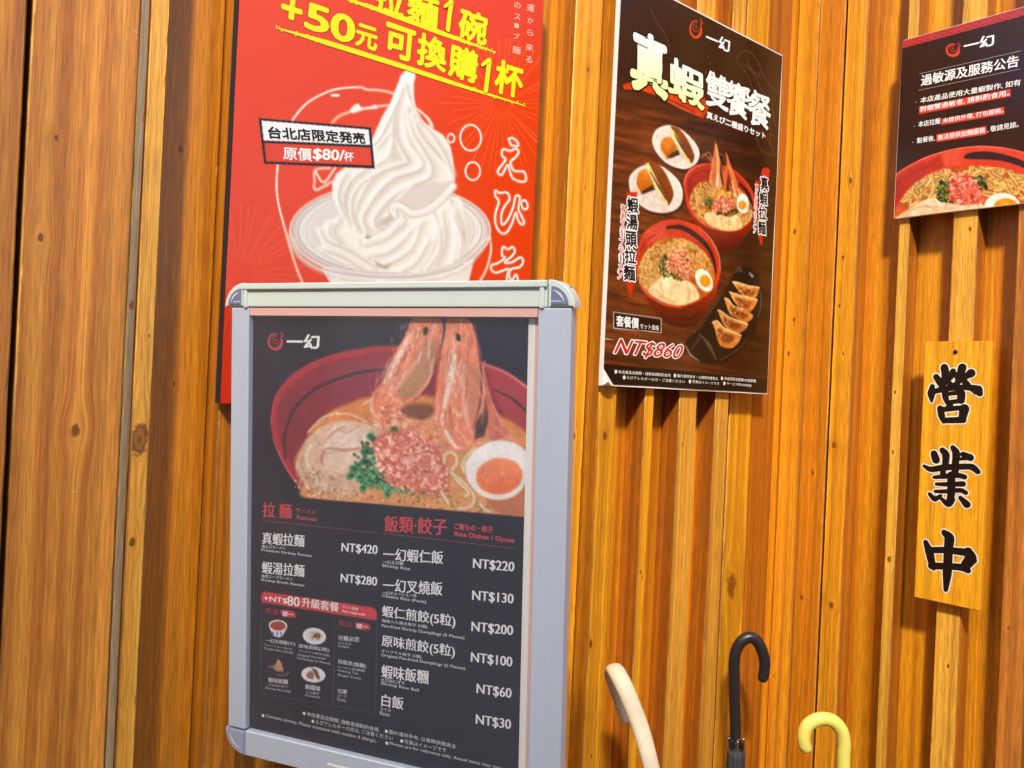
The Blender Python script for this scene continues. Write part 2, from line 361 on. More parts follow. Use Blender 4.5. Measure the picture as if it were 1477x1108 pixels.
class Art:
    def __init__(s, sh, step):
        s.sh = sh; s.nu = int(sh.w/step)+1; s.nv = int(sh.h/step)+1
        u = np.linspace(0, sh.w, s.nu); v = np.linspace(0, sh.h, s.nv)
        s.UU, s.VV = [a.ravel() for a in np.meshgrid(u, v)]
        s.X, s.Y = sh.lay(s.UU, s.VV)
        s.c = np.zeros((len(s.X), 3)); s.clip = None
        s.q = 1, 0, 0
    def z(s, ox, oy, sc): s.q = (sc, ox, oy); return s
    def _t(s, pts): sc, ox, oy = s.q; return np.asarray(pts, float)/sc + np.array([ox, oy])
    def put(s, idx, a, col):
        if s.clip is not None: a = a*s.clip[idx]
        a = np.clip(a, 0, 1)[:, None]
        s.c[idx] = s.c[idx]*(1-a) + np.asarray(col, float)*a
    def _box(s, p, m):
        x0, y0 = p.min(0)-m; x1, y1 = p.max(0)+m
        return np.nonzero((s.X > x0) & (s.X < x1) & (s.Y > y0) & (s.Y < y1))[0]
    def polymask(s, p, soft=1.0):
        i = s._box(p, soft+1)
        if len(i) == 0: return i, np.zeros(0)
        x, y = s.X[i], s.Y[i]; ins = np.zeros(len(i), bool); d2 = np.full(len(i), 1e9)
        for a, b in zip(p, np.roll(p, -1, 0)):
            if a[1] != b[1]:
                cr = ((a[1] > y) != (b[1] > y)) & (x < (b[0]-a[0])*(y-a[1])/(b[1]-a[1])+a[0]); ins ^= cr
            e = b-a; L = e@e+1e-9
            t = np.clip(((x-a[0])*e[0]+(y-a[1])*e[1])/L, 0, 1)
            d2 = np.minimum(d2, (x-a[0]-t*e[0])**2+(y-a[1]-t*e[1])**2)
        d = np.sqrt(d2)*np.where(ins, 1, -1)
        return i, np.clip(.5+d/soft, 0, 1)
    def poly(s, pts, col, a=1, soft=1.0, smooth=False, tex=0, tsc=8):
        p = s._t(pts)
        if smooth: p = spline(p, 8, True)
        i, m = s.polymask(p, soft)
        if len(i) == 0: return
        col = s._col(col, i, p)
        if tex: col = col*(1+tex*(fbm(s.X[i], s.Y[i], tsc, int(p[0, 0])) - .5)*2)[:, None]
        s.put(i, m*a, col)
    def _col(s, col, i, p):
        col = np.asarray(col, float)
        if col.ndim == 2:                # (top, bottom) blend
            y0, y1 = p[:, 1].min(), p[:, 1].max(); t = np.clip((s.Y[i]-y0)/(y1-y0+1e-6), 0, 1)[:, None]
            return col[0]*(1-t)+col[1]*t
        return np.repeat(col[None], len(i), 0)
    def ell(s, cx, cy, rx, ry, col, rot=0, a=1, soft=1.0, **k):
        t = np.linspace(0, 2*np.pi, 40, endpoint=False); r = math.radians(rot)
        x, y = rx*np.cos(t), ry*np.sin(t)
        s.poly(np.stack([cx+x*math.cos(r)-y*math.sin(r), cy+x*math.sin(r)+y*math.cos(r)], 1), col, a, soft, **k)
    def line(s, pts, w, col, a=1, soft=1.0, smooth=True, closed=False):
        p = s._t(pts)
        if smooth: p = spline(p, 6, closed)
        elif closed: p = np.vstack([p, p[:1]])
        w = np.atleast_1d(np.asarray(w, float))/1.0
        ws = np.interp(np.linspace(0, 1, len(p)), np.linspace(0, 1, len(w)), w) if len(w) > 1 else np.full(len(p), w[0])
        i = s._box(p, ws.max()+soft+1)
        if len(i) == 0: return
        x, y = s.X[i], s.Y[i]; best = np.full(len(i), -1e9)
        for k in range(len(p)-1):
            A, e = p[k], p[k+1]-p[k]; L = e@e+1e-9
            t = np.clip(((x-A[0])*e[0]+(y-A[1])*e[1])/L, 0, 1)
            d = np.hypot(x-A[0]-t*e[0], y-A[1]-t*e[1])
            best = np.maximum(best, (ws[k]*(1-t)+ws[k+1]*t)/2-d)
        s.put(i, np.clip(.5+best/soft, 0, 1)*a, np.asarray(col, float))
    def tube(s, pts, w, base, light, dark, a=1, off=(-.25, -.3)):
        s.line(pts, w*1.35, dark, a*.8, soft=max(.8, w*.35)); s.line(pts, w, base, a, soft=max(.8, w*.4))
        sc = s.q[0]
        s.line(np.asarray(pts, float)+np.array(off)*w*sc, w*.38, light, a*.9, soft=max(.7, w*.4))
    def clip_poly(s, pts, smooth=False):
        p = s._t(pts)
        if smooth: p = spline(p, 8, True)
        i, m = s.polymask(p, 1.0); s.clip = np.zeros(len(s.X)); s.clip[i] = m
    def blobs(s, n, cx, cy, rx, ry, cols, r0, r1, rot=0, power=.6):
        R = math.radians(rot)
        for _ in range(n):
            t = rng.random()*2*np.pi; q = rng.random()**power
            x, y = rx*q*math.cos(t), ry*q*math.sin(t)
            r = rng.uniform(r0, r1)
            c = np.array(cols[rng.integers(len(cols))], float)*rng.uniform(.9, 1.1)
            s.ell(cx+x*math.cos(R)-y*math.sin(R), cy+x*math.sin(R)+y*math.cos(R), r*s.q[0], r*.7*s.q[0], c, rot=rng.uniform(0, 180), soft=1.0)
    def noodles(s, n, cx, cy, rx, ry, w, base, light, dark, curl=1.0, flow=None):
        for _ in range(n):
            t = rng.random()*2*np.pi; q = math.sqrt(rng.random())
            x, y = cx+rx*q*math.cos(t), cy+ry*q*math.sin(t)
            ang = rng.uniform(0, np.pi) if flow is None else flow(x, y)+rng.normal(0, .35)
            k = rng.normal(0, 1)*curl; pts = []
            L = rng.uniform(.35, .9)*min(rx, ry)
            for j in range(6):
                pts.append((x, y)); x += math.cos(ang)*L/4; y += math.sin(ang)*L/4; ang += k*.45+rng.normal(0, .12)
            v = rng.uniform(.85, 1.08)
            s.tube(pts, w*rng.uniform(.85, 1.15), np.array(base)*v, np.minimum(np.array(light)*v, 255), np.array(dark)*v)
    def soften(s, mask=None, times=1, grain=.05, seed=0):
        c = s.c.reshape(s.nv, s.nu, 3)
        for _ in range(times):
            p = np.pad(c, ((1, 1), (1, 1), (0, 0)), 'edge')
            c = p[1:-1, 1:-1]*.4+(p[:-2, 1:-1]+p[2:, 1:-1]+p[1:-1, :-2]+p[1:-1, 2:])*.15
        c = c.reshape(-1, 3)
        g = 1+grain*((fbm(s.X, s.Y, 3.2, seed+1, 2)-.5)*1.6+(fbm(s.X, s.Y, 26, seed+2, 3)-.5)*1.8)
        c = c*g[:, None]
        m = np.ones(len(c)) if mask is None else mask
        s.c = s.c*(1-m[:, None])+c*m[:, None]
    def mask_poly(s, pts, soft=2.0):
        i, m = s.polymask(s._t(pts), soft); o = np.zeros(len(s.X)); o[i] = m; return o
    def build(s, name, mat, parent, n=0.0, gain=0.93):
        V = s.sh.O + np.outer(s.UU, s.sh.U) + np.outer(s.VV, s.sh.V) + np.multiply.outer(n+s.sh.wv(s.UU, s.VV), s.sh.N)
        idx = np.arange(s.nu*s.nv).reshape(s.nv, s.nu)
        F = np.stack([idx[:-1, :-1], idx[1:, :-1], idx[1:, 1:], idx[:-1, 1:]], -1).reshape(-1, 4)
        me = bpy.data.meshes.new(name)
        me.vertices.add(len(V)); me.vertices.foreach_set('co', (V-np.array(parent.location)).astype(np.float32).ravel())
        me.loops.add(F.size); me.loops.foreach_set('vertex_index', F.astype(np.int32).ravel())
        me.polygons.add(len(F)); me.polygons.foreach_set('loop_start', np.arange(0, F.size, 4, dtype=np.int32))
        me.update(calc_edges=True); me.validate()
        ca = me.color_attributes.new('Col', 'FLOAT_COLOR', 'POINT')
        rgba = np.ones((len(V), 4), np.float32); rgba[:, :3] = lin(np.clip(s.c, 0, 255))*gain
        ca.data.foreach_set('color', rgba.ravel())
        return link(name, me, mat, parent)

# ------------------------------------------------------------------ lettering: flat glyphs laid on a sheet
_glyph = {}
def glyphs(text, off=0.0, res=3):
    key = (text, round(off, 4), res)
    if key in _glyph: return _glyph[key]
    cu = bpy.data.curves.new('t', 'FONT'); cu.body = text; cu.size = 1.0; cu.offset = off
    cu.resolution_u = res; cu.fill_mode = 'FRONT'; cu.dimensions = '2D'
    ob = bpy.data.objects.new('t', cu); COL.objects.link(ob)
    dg = bpy.context.evaluated_depsgraph_get(); me = ob.evaluated_get(dg).to_mesh()
    v = np.zeros(len(me.vertices)*3); me.vertices.foreach_get('co', v); v = v.reshape(-1, 3)[:, :2].copy()
    f = [tuple(p.vertices) for p in me.polygons]
    ob.evaluated_get(dg).to_mesh_clear(); bpy.data.objects.remove(ob); bpy.data.curves.remove(cu)
    _glyph[key] = (v, f); return _glyph[key]

class Lettering:
    def __init__(s, sh, base=0.0006, step=0.00004):
        s.sh, s.n, s.step, s.base, s.k = sh, base, .000006, base, 0; s.V, s.F, s.C = [], [], []; s.q = (1, 0, 0)
    def z(s, ox, oy, sc): s.q = (sc, ox, oy); return s
    def _p(s, p): sc, ox, oy = s.q; return p[0]/sc+ox, p[1]/sc+oy
    def item(s): s.k += 1; s.n = s.base+.0000012*s.k
    def add(s, uv, faces, col):
        k = len(s.V); c = np.asarray(col, float)
        for j, (u, v) in enumerate(uv):
            s.V.append(s.sh.P(u, v, s.n)); s.C.append(c if c.ndim == 1 else c[j])
        s.F += [tuple(i+k for i in f) for f in faces]; s.n += s.step
    def text(s, t, BL, BR, TL, col, bold=0.0, serif=0.0, rough=0.0, outline=None, ow=0.06, shear=0.0, res=3):
        s.item(); bl, br, tl = [np.array(s.sh.uv(*s._p(p))) for p in (BL, BR, TL)]
        v0, f0 = glyphs(t, 0.0, res)
        if len(v0) == 0: return
        lo, hi = v0.min(0), v0.max(0)
        em = np.linalg.norm(br-bl)/(hi[0]-lo[0])
        def place(v, f, c, dx=0.0, dy=0.0):
            w = v.copy()
            if rough:
                w[:, 0] += (fbm(w[:, 0], w[:, 1], .16, 3, 3)-.5)*rough; w[:, 1] += (fbm(w[:, 0]+40, w[:, 1]+9, .16, 5, 3)-.5)*rough
            q = (w-lo)/(hi-lo)
            q[:, 0] += dx/(hi[0]-lo[0]) + shear*q[:, 1]; q[:, 1] += dy/(hi[1]-lo[1])
            uv = bl + np.outer(q[:, 0], br-bl) + np.outer(q[:, 1], tl-bl)
            c = np.asarray(c, float)
            if c.ndim == 2: tt = np.clip(q[:, 1:2], 0, 1); c = c[1]*(1-tt)+c[0]*tt
            s.add(uv, f, c)
        def fat(c, r, k):
            for j in range(k):
                g = 2*math.pi*j/k; place(v0, f0, c, r*math.cos(g), r*math.sin(g))
        if outline is not None:
            fat(outline, bold+ow, 14)
            if serif: fat(outline, ow, 10); place(v0, f0, outline, serif)
        if bold: fat(col, bold, 8 if bold > .012 else 4)
        place(v0, f0, col)
        if serif:
            if outline is not None: fat(outline, ow, 12) if False else None
            place(v0, f0, col, serif*.5); place(v0, f0, col, serif)
    def quad(s, pts, col):
        s.add([s.sh.uv(*s._p(p)) for p in pts], [tuple(range(len(pts)))], col)
    def rule(s, a, b, w, col):
        a, b = [np.array(s.sh.uv(*s._p(p))) for p in (a, b)]; d = b-a; d /= np.linalg.norm(d); m = np.array([-d[1], d[0]])*w/2
        q = [a+(b-a)*k/16 for k in range(17)]
        s.add([p-m for p in q]+[p+m for p in q], [(k, k+1, k+18, k+17) for k in range(16)], col)
    def disc(s, c, r, col):
        c = np.array(s.sh.uv(*s._p(c))); t = np.linspace(0, 2*np.pi, 12, endpoint=False)
        s.add(np.stack([c[0]+r*np.cos(t), c[1]+r*np.sin(t)], 1), [tuple(range(12))], col)
    def stroke(s, pts, w, col, grow=0.0):
        """brush stroke of varying width (layout units), rounded ends"""
        sc = s.q[0]; m_per = np.linalg.norm(np.array(s.sh.uv(*s._p(pts[0])))-np.array(s.sh.uv(*s._p((pts[0][0], pts[0][1]+1)))))
        p = spline([s.sh.uv(*s._p(q)) for q in pts], 6)
        w = np.interp(np.linspace(0, 1, len(p)), np.linspace(0, 1, len(w)), w)*m_per/2+grow
        d = np.gradient(p, axis=0); d /= np.linalg.norm(d, axis=1)[:, None]+1e-12
        m = np.stack([-d[:, 1], d[:, 0]], 1)
        uv, F = [], []
        for k in range(len(p)): uv += [p[k]-m[k]*w[k], p[k]+m[k]*w[k]]
        for k in range(len(p)-1): F.append((2*k, 2*k+2, 2*k+3, 2*k+1))
        for k, sg in ((0, -1), (len(p)-1, 1)):
            b = len(uv); cap = [2*k+1] if sg < 0 else [2*k]
            for t in np.linspace(0, np.pi, 7)[1:-1]:
                uv.append(p[k] + (m[k]*math.cos(t)*(1 if sg < 0 else -1) + d[k]*sg*math.sin(t))*w[k]); cap.append(len(uv)-1)
            cap.append(2*k if sg < 0 else 2*k+1); F.append(tuple(cap))
        s.add(uv, F, col)
    def build(s, name, mat, parent, gain=0.93):
        me = bpy.data.meshes.new(name)
        me.from_pydata([tuple(np.array(v)-np.array(parent.location)) for v in s.V], [], s.F); me.update()
        ca = me.color_attributes.new('Col', 'FLOAT_COLOR', 'POINT')
        rgba = np.ones((len(s.V), 4), np.float32); rgba[:, :3] = lin(np.clip(np.array(s.C), 0, 255))*gain
        ca.data.foreach_set('color', rgba.ravel())
        return link(name, me, mat, parent)

def panel(name, sh, thick, mat, parent, grow=0.0, rad=0.0, n=0.0, edge_mat=None):
    """a flat board behind a sheet, optionally with rounded corners"""
    w, h, g = sh.w, sh.h, grow
    pts = []
    for (cx, cy, a0) in ((w+g-rad, -g+rad, -90), (w+g-rad, h+g-rad, 0), (-g+rad, h+g-rad, 90), (-g+rad, -g+rad, 180)):
        for k in range(6 if rad else 1):
            a = math.radians(a0+(18*k if rad else 0)); pts.append((cx+rad*math.cos(a), cy+rad*math.sin(a)))
    V = [sh.P(u, v, n-sh.wv(u, v)) for u, v in pts]+[sh.P(u, v, n-thick-sh.wv(u, v)) for u, v in pts]
    k = len(pts); F = [tuple(range(k)), tuple(range(2*k-1, k-1, -1))]+[(i, (i+1) % k, k+(i+1) % k, k+i) for i in range(k)]
    me = bpy.data.meshes.new(name); me.from_pydata([tuple(v-np.array(parent.location)) for v in V], [], F); me.update()
    bm = bmesh.new(); bm.from_mesh(me); bmesh.ops.recalc_face_normals(bm, faces=bm.faces); bm.to_mesh(me); bm.free()
    ms = [mat]
    if edge_mat: ms.append(edge_mat); [setattr(p, 'material_index', 1) for p in list(me.polygons)[2:]]
    return link(name, me, ms, parent)

PRINT = print_mat('gloss_print', 0.22, 0.5)
INK = print_mat('printed_ink', 0.32, 0.4)
WHITE_FOAM = plain('white_foam_core', (236, 232, 224), 0.6)
BLACK_EDGE = plain('dark_foam_edge', (34, 28, 30), 0.8, bump=.6, bscale=300)

def logo_ring(a, cx, cy, rx, ry, col, bgc, rot=0):
    """round crescent mark with a curled body and two dots"""
    t = np.linspace(-.35, 5.0, 18)
    a.line(np.stack([cx+rx*.84*np.cos(t), cy+ry*.84*np.sin(t)], 1), np.interp(t, [-.35, .8, 2.2, 5.0], [.22, .46, .32, .16])*rx/a.q[0]*1.0, col)
    t = np.linspace(.4, 4.9, 12); a.line(np.stack([cx+rx*(.05+.44*np.cos(t)), cy-ry*.16+ry*.42*np.sin(t)], 1), rx*.15/a.q[0], np.array(col)*.8)
    a.ell(cx+rx*.05, cy-ry*.2, rx*.16, ry*.14, np.array(col)*.8)
    for dx, dy in ((.78, -.92), (1.0, -.68), (.82, -.5)): a.ell(cx+rx*dx, cy+ry*dy, rx*.11, ry*.11, col)

# ================================================================== red soft-serve poster
EX = (1, 0, 0); DN = (0, 0, -1)
red_sh = Sheet((-1.5615, -.070, 2.300), EX, DN, .566, .841); red_sh.warp = .002
red = thing('poster', 'red poster of white soft serve with yellow lettering, half behind the menu stand', 'poster', (-1.28, -.07, 1.88))
panel('backing_board', red_sh, .018, BLACK_EDGE, red)
a = Art(red_sh, .00145)
W = (252, 247, 238)
t = np.clip((a.X-330)/450, 0, 1)[:, None]; s_ = np.clip(a.Y/560, 0, 1)[:, None]
a.c = np.array((240, 74, 36))*(1-t)+np.array((228, 62, 12))*t
a.c = a.c*(1-s_*.5*(1-t)) + np.array((208, 44, 24))*s_*.5*(1-t)
for (cx, cy, r0, r1, n) in ((722, 150, 12, 95, 46), (345, 395, 20, 100, 40)):
    for k in range(n):
        g = 2*np.pi*k/n+rng.uniform(-.04, .04)
        a.line([(cx+r0*math.cos(g), cy+r0*math.sin(g)), (cx+r1*rng.uniform(.7, 1)*math.cos(g), cy+r1*math.sin(g))], [.6, 1.6], (255, 150, 100), .32, smooth=False)
a.z(320, 0, 2.638)
for p in ([(262, 470), (280, 440), (330, 388), (420, 344), (520, 333), (550, 342), (600, 345), (660, 362), (760, 430), (800, 485)],
          [(213, 610), (206, 690), (212, 770), (240, 880), (275, 1000), (306, 1080)], [(1019, 900), (1022, 960), (1003, 1030), (972, 1085)],
          [(418, 468), (450, 440), (520, 418), (600, 405), (650, 400)], [(410, 640), (355, 648), (350, 690), (352, 722), (400, 705)]):
    a.line(p, 4.2, (255, 150, 110), .5, 3); a.line(p, 2.2, W)
a.line([(352, 650), (385, 695), (430, 640)], 3, W); a.line([(360, 725), (420, 690)], 2.5, W)
a.poly([(483, 424), (500, 402), (517, 394), (530, 410), (560, 408), (583, 398), (592, 414), (540, 418), (500, 432)], W)
a.ell(430, 364, 18, 5, W)
a.line([(745, 430), (770, 470), (800, 482), (785, 450), (750, 425)], 1.6, W); 
for cx, cy, rx, ry in ((870, 527, 13, 16), (945, 525, 40, 49), (953, 652, 28, 34)):
    g = np.linspace(0, 2*np.pi, 20, endpoint=False); p = np.stack([cx+rx*np.cos(g), cy+ry*np.sin(g)], 1)
    a.line(p, 4, (255, 150, 110), .5, 3, closed=True); a.line(p, 2.1, W, closed=True)
a.z(690, 190, 5.036)
for p in ([(220, 55), (245, 48), (280, 75), (285, 105), (240, 100), (224, 66)],
          [(178, 130), (230, 140), (270, 125), (290, 150), (270, 185), (235, 215), (235, 240), (260, 285), (330, 295), (345, 345), (325, 365), (275, 355), (240, 325), (215, 245), (190, 280), (165, 315), (140, 300), (145, 275), (195, 208), (188, 192), (170, 172)],
          [(120, 430), (150, 446), (205, 445), (225, 490), (190, 540), (165, 600), (170, 675), (210, 640), (250, 550), (270, 470), (300, 480), (290, 560), (310, 610), (330, 660), (310, 675), (285, 640), (270, 590), (240, 670), (200, 735), (160, 735), (125, 680), (120, 600), (145, 510), (122, 470)],
          [(312, 520), (335, 500), (356, 530), (350, 560), (325, 560)],
          [(175, 840), (210, 855), (245, 840), (262, 870), (240, 905), (190, 950), (240, 950), (300, 915), (322, 945), (295, 985), (235, 1000), (222, 1045), (240, 1080), (270, 1040), (285, 1090), (270, 1150), (215, 1140), (205, 1060), (215, 1000), (130, 1025), (95, 1005), (95, 970), (130, 960), (190, 920), (170, 900)]):
    a.line(p, 5.5, (255, 160, 120), .45, 3, closed=True); a.line(p, 3.0, W, closed=True); a.line(np.array(p)+6, .6, (150, 40, 10), .5, closed=True)
a.line([(318, 515), (330, 545)], 1, (120, 50, 30)); a.line([(334, 512), (345, 542)], 1, (120, 50, 30))
# ---- cup and soft serve
CR, CRs, CRd = (248, 244, 236), (218, 207, 188), (178, 160, 136)
CL = (255, 255, 253)
a.z(400, 240, 4.616)
for k in range(4): a.ell(752, 445, 690-k*5, 325-k*4, (190, 55, 15), a=.12, soft=5)
a.poly([(285, 670), (360, 800), (380, 900), (1240, 900), (1270, 785), (1312, 610)], ((238, 226, 212), (246, 240, 230)))
a.ell(745, 432, 672, 318, (234, 222, 214), a=.80)
a.ell(750, 428, 640, 300, (222, 212, 204)); a.ell(750, 425, 622, 288, (236, 230, 222))
a.ell(752, 430, 540, 265, (228, 220, 212))
for rx, ry, w, c, al in ((668, 316, 1.6, (250, 246, 242), .9), (655, 306, 1.0, (140, 130, 128), .6), (612, 280, 1.2, (120, 112, 112), .7), (600, 276, 1.4, (252, 250, 246), .8), (560, 268, .8, (150, 140, 138), .5)):
    g = np.linspace(0, 2*np.pi, 60, endpoint=False); a.line(np.stack([748+rx*np.cos(g), 430+ry*np.sin(g)], 1), w, c, al, closed=True)
a.poly([(268, 430), (290, 395), (350, 360), (430, 345), (700, 300), (1170, 200), (1240, 330), (1275, 470), (1262, 570), (1150, 650), (950, 705), (720, 705), (600, 690), (430, 640), (310, 575), (285, 500)], (249, 245, 235), smooth=True)
def fold(p, w=5.0, al=.75):
    p = np.array(p, float); s = a.q[0]
    a.line(p+np.array((-.75, -.4))*w*s, w*1.3, CL, .7, soft=w*1.3)
    a.line(p+np.array((.55, .25))*w*s, w*1.3, CRs, al*.9, soft=w*1.5)
    a.line(p, [w*.2, w*.55, w*.2], CRd, al*.62, soft=w*.55)
for p in ([(580, 515), (700, 485), (850, 390)], [(600, 605), (760, 565), (930, 400)], [(650, 665), (760, 645), (900, 545), (970, 370)], [(950, 695), (1040, 560), (1072, 400), (1040, 300)],
          [(1060, 665), (1125, 500), (1100, 300)], [(1180, 640), (1205, 450), (1150, 220)], [(1255, 560), (1240, 420), (1190, 300)], [(420, 350), (375, 430), (420, 510)], [(285, 425), (330, 500), (480, 565), (640, 670)], [(830, 700), (930, 640), (1010, 500)], [(300, 560), (420, 600), (560, 690)],
          [(1218, 610), (1232, 470), (1180, 330)], [(350, 385), (345, 450), (400, 500)], [(1000, 690), (1085, 560), (1090, 420)]):
    fold(p, 5.5, .6)
a.poly([(640, 625), (700, 660), (760, 650), (720, 690), (660, 660)], (190, 175, 150), soft=3)
SW = [(640, 62), (680, 58), (708, 90), (708, 130), (698, 170), (700, 270), (714, 365), (750, 460), (830, 518), (930, 580), (990, 670), (1016, 800), (1028, 950), (1010, 1010), (960, 1090), (880, 1150), (780, 1210), (700, 1225), (620, 1270), (540, 1330), (440, 1380), (330, 1370), (230, 1340), (160, 1280), (90, 1180), (45, 1060), (45, 960), (80, 890), (150, 840), (360, 850), (366, 620), (400, 540), (450, 430), (510, 330), (560, 200), (595, 110)]
a.z(470, 90, 5.54)
a.poly(np.array(SW)+(5, 6), (190, 160, 140), .35, soft=5)
a.poly(SW, ((250, 247, 242), (242, 236, 225)), soft=1.3)
a.poly([(640, 62), (680, 58), (708, 90), (706, 140), (660, 160), (600, 150), (600, 110)], (252, 250, 247), soft=4)
a.poly([(860, 955), (960, 960), (1020, 930), (1015, 1010), (940, 1085), (840, 1140), (720, 1150), (650, 1160), (700, 1080), (780, 1000)], (224, 212, 202), soft=5)
a.poly([(560, 660), (535, 700), (512, 818), (630, 798), (600, 720)], (222, 212, 192), soft=4)
a.poly([(730, 480), (850, 580), (985, 700), (1010, 880), (930, 900), (860, 800), (800, 640)], (238, 230, 214), .8, soft=8)
for p, w in (([(600, 350), (575, 450), (562, 560), (600, 680), (660, 790), (600, 828), (470, 868), (350, 970), (270, 1110), (240, 1230), (260, 1330)], 6), ([(625, 370), (640, 520), (680, 650), (780, 790), (740, 870), (560, 930), (440, 1030), (350, 1150), (300, 1250), (330, 1340)], 6.5),
             ([(660, 380), (700, 560), (780, 700), (850, 830), (830, 930), (700, 990), (570, 1060), (470, 1150), (400, 1240), (400, 1310), (470, 1340)], 6.5), ([(700, 430), (760, 580), (850, 690), (930, 780), (1000, 870)], 5), ([(742, 470), (850, 580), (960, 760), (1012, 900)], 4),
             ([(615, 210), (560, 380), (540, 500), (540, 640), (500, 760), (400, 832)], 5), ([(582, 300), (500, 480), (440, 600), (385, 660)], 4), ([(310, 870), (200, 960), (150, 1110), (190, 1280)], 6), ([(160, 895), (110, 1000), (105, 1110), (150, 1230)], 5),
             ([(640, 180), (660, 260), (690, 350)], 3), ([(700, 1000), (600, 1100), (520, 1210), (470, 1290), (560, 1310)], 5), ([(440, 880), (300, 960), (215, 1080), (210, 1230), (250, 1330)], 3.5), ([(410, 690), (460, 640), (520, 560)], 3)):
    fold(p, w)
a.z(400, 240, 4.616)
a.poly([(770, 255), (850, 175), (1000, 115), (1160, 130), (1110, 210), (990, 290), (900, 300), (830, 262)], (226, 213, 206), soft=4)
a.tube([(780, 330), (768, 290), (800, 262), (850, 285), (900, 315), (1000, 295), (1100, 215), (1168, 135)], 9, (242, 236, 228), CL, (190, 172, 160))
a.tube([(575, 508), (700, 470), (790, 395), (830, 360)], 10, (243, 238, 230), CL, (205, 190, 172))
a.poly([(660, 390), (690, 350), (760, 330), (770, 360), (700, 400)], (205, 188, 174), .8, soft=5)
a.line([(600, 452), (590, 480), (620, 470)], 2, (150, 120, 95), .8)
# rim of the cup in front
a.line([(78, 470), (150, 600), (300, 690), (500, 735), (750, 752), (1000, 735), (1250, 660), (1400, 480)], 10, (232, 222, 214), .55, soft=3)
for dy, w, c in ((0, 1.3, (165, 150, 145)), (14, 1.8, (250, 247, 243)), (-22, 1.2, (248, 244, 240)), (40, 1.0, (190, 175, 165))):
    a.line([(95, 505+dy), (160, 600+dy), (300, 682+dy), (500, 725+dy), (750, 742+dy), (1000, 725+dy), (1240, 650+dy), (1395, 500+dy)], w, c, .8)
for x, y in ((370, 750), (660, 765), (1060, 735), (1180, 700), (1240, 645)): a.line([(x, y), (x+40, y-4)], 1.8, (255, 255, 255))
a.soften(a.z(320, 0, 2.638).mask_poly([(230, 640), (600, 240), (760, 240), (890, 600), (890, 700), (1030, 800), (1030, 1120), (230, 1120)], 8), 2, .015)
# ---- the boxed label
a.z(320, 0, 2.638)
a.poly([(139, 450), (566, 486), (581, 642), (159, 624)], (24, 16, 14)); a.poly([(150, 460), (557, 494), (563, 552), (158, 535)], (250, 249, 247)); a.poly([(160, 545), (564, 562), (570, 630), (167, 615)], (226, 66, 34))
# scuffs
for k in range(14):
    x, y = rng.uniform(20, 1180), rng.uniform(0, 1000); a.ell(x, y, 3, 2, (190, 60, 30), a=.5)
a.build('printed_sheet', PRINT, red, .0004)
L = Lettering(red_sh)
L.z(320, 0, 2.638)
YL, DK = (255, 238, 10), (150, 50, 8)
def yel(ch, x0, x1, y0, h, off=.035, lean=.09, sl=.3):
    L.text(ch, (x0-lean*h*.5, y0), (x1-lean*h*.5, y0+sl*(x1-x0)), (x0+lean*h*.5, y0-h), YL, off, outline=DK, ow=.012, rough=.03)
for args in (('拉', 585, 690, 38, 108), ('麵', 708, 820, 75, 110), ('碗', 904, 1006, 142, 112),
             ('+', 228, 300, 62, 72, .03), ('5', 320, 402, 108, 96, .03), ('0', 416, 500, 145, 100, .03), ('元', 510, 588, 172, 82), ('可', 622, 730, 206, 118), ('換', 745, 852, 243, 118), ('購', 866, 970, 286, 118), ('杯', 1042, 1140, 347, 120)): yel(*args)
for p, w in (([(440, -12), (640, 55), (850, 132), (1040, 200)], [6, 22, 20, 5]), ([(205, 108), (400, 166), (640, 240), (850, 308), (1150, 404)], [4, 21, 22, 20, 5])):
    L.stroke(p, w, YL)
    for k in range(60):                 # ragged edge of the brushed line
        f = rng.random(); i = min(int(f*(len(p)-1)), len(p)-2); g = f*(len(p)-1)-i
        x = p[i][0]*(1-g)+p[i+1][0]*g; y = p[i][1]*(1-g)+p[i+1][1]*g
        L.disc((x, y+rng.choice((-7, 7))), rng.uniform(.0008, .0017), YL)
for p, w in (([(872, 8), (864, 60), (858, 112)], [21, 20, 21]), ([(870, 8), (846, 26)], [17, 12]), ([(1016, 230), (1009, 285), (1002, 344)], [22, 21, 22]), ([(1014, 230), (988, 248)], [18, 12])):
    L.stroke(p, w, DK, .0009); L.stroke(p, w, YL)
L.text('台北店限定発売', (178, 527), (545, 548), (172, 482), (18, 14, 12), .03, rough=.02)
L.text('原價', (233, 608), (340, 614), (231, 560), (252, 248, 242), .02); L.text('$80/', (345, 612), (462, 618), (347, 566), (252, 248, 242), .03); L.text('杯', (464, 613), (500, 615), (463, 578), (252, 248, 242), .02)
FA = (255, 196, 170)
for ch, x, y, s_ in (('運', 1172, 30, 24), ('か', 1172, 78, 20), ('ら', 1171, 124, 20), ('来', 1168, 180, 24), ('る', 1166, 226, 22), ('の', 1122, 20, 20), ('ス', 1121, 64, 20), ('ー', 1119, 98, 14), ('プ', 1118, 138, 20), ('麺', 1118, 190, 26)):
    L.text(ch, (x-s_*.6, y+s_*.5), (x+s_*.6, y+s_*.75), (x-s_*.55, y-s_*.6), FA, -.008)
L.build('lettering', INK, red)

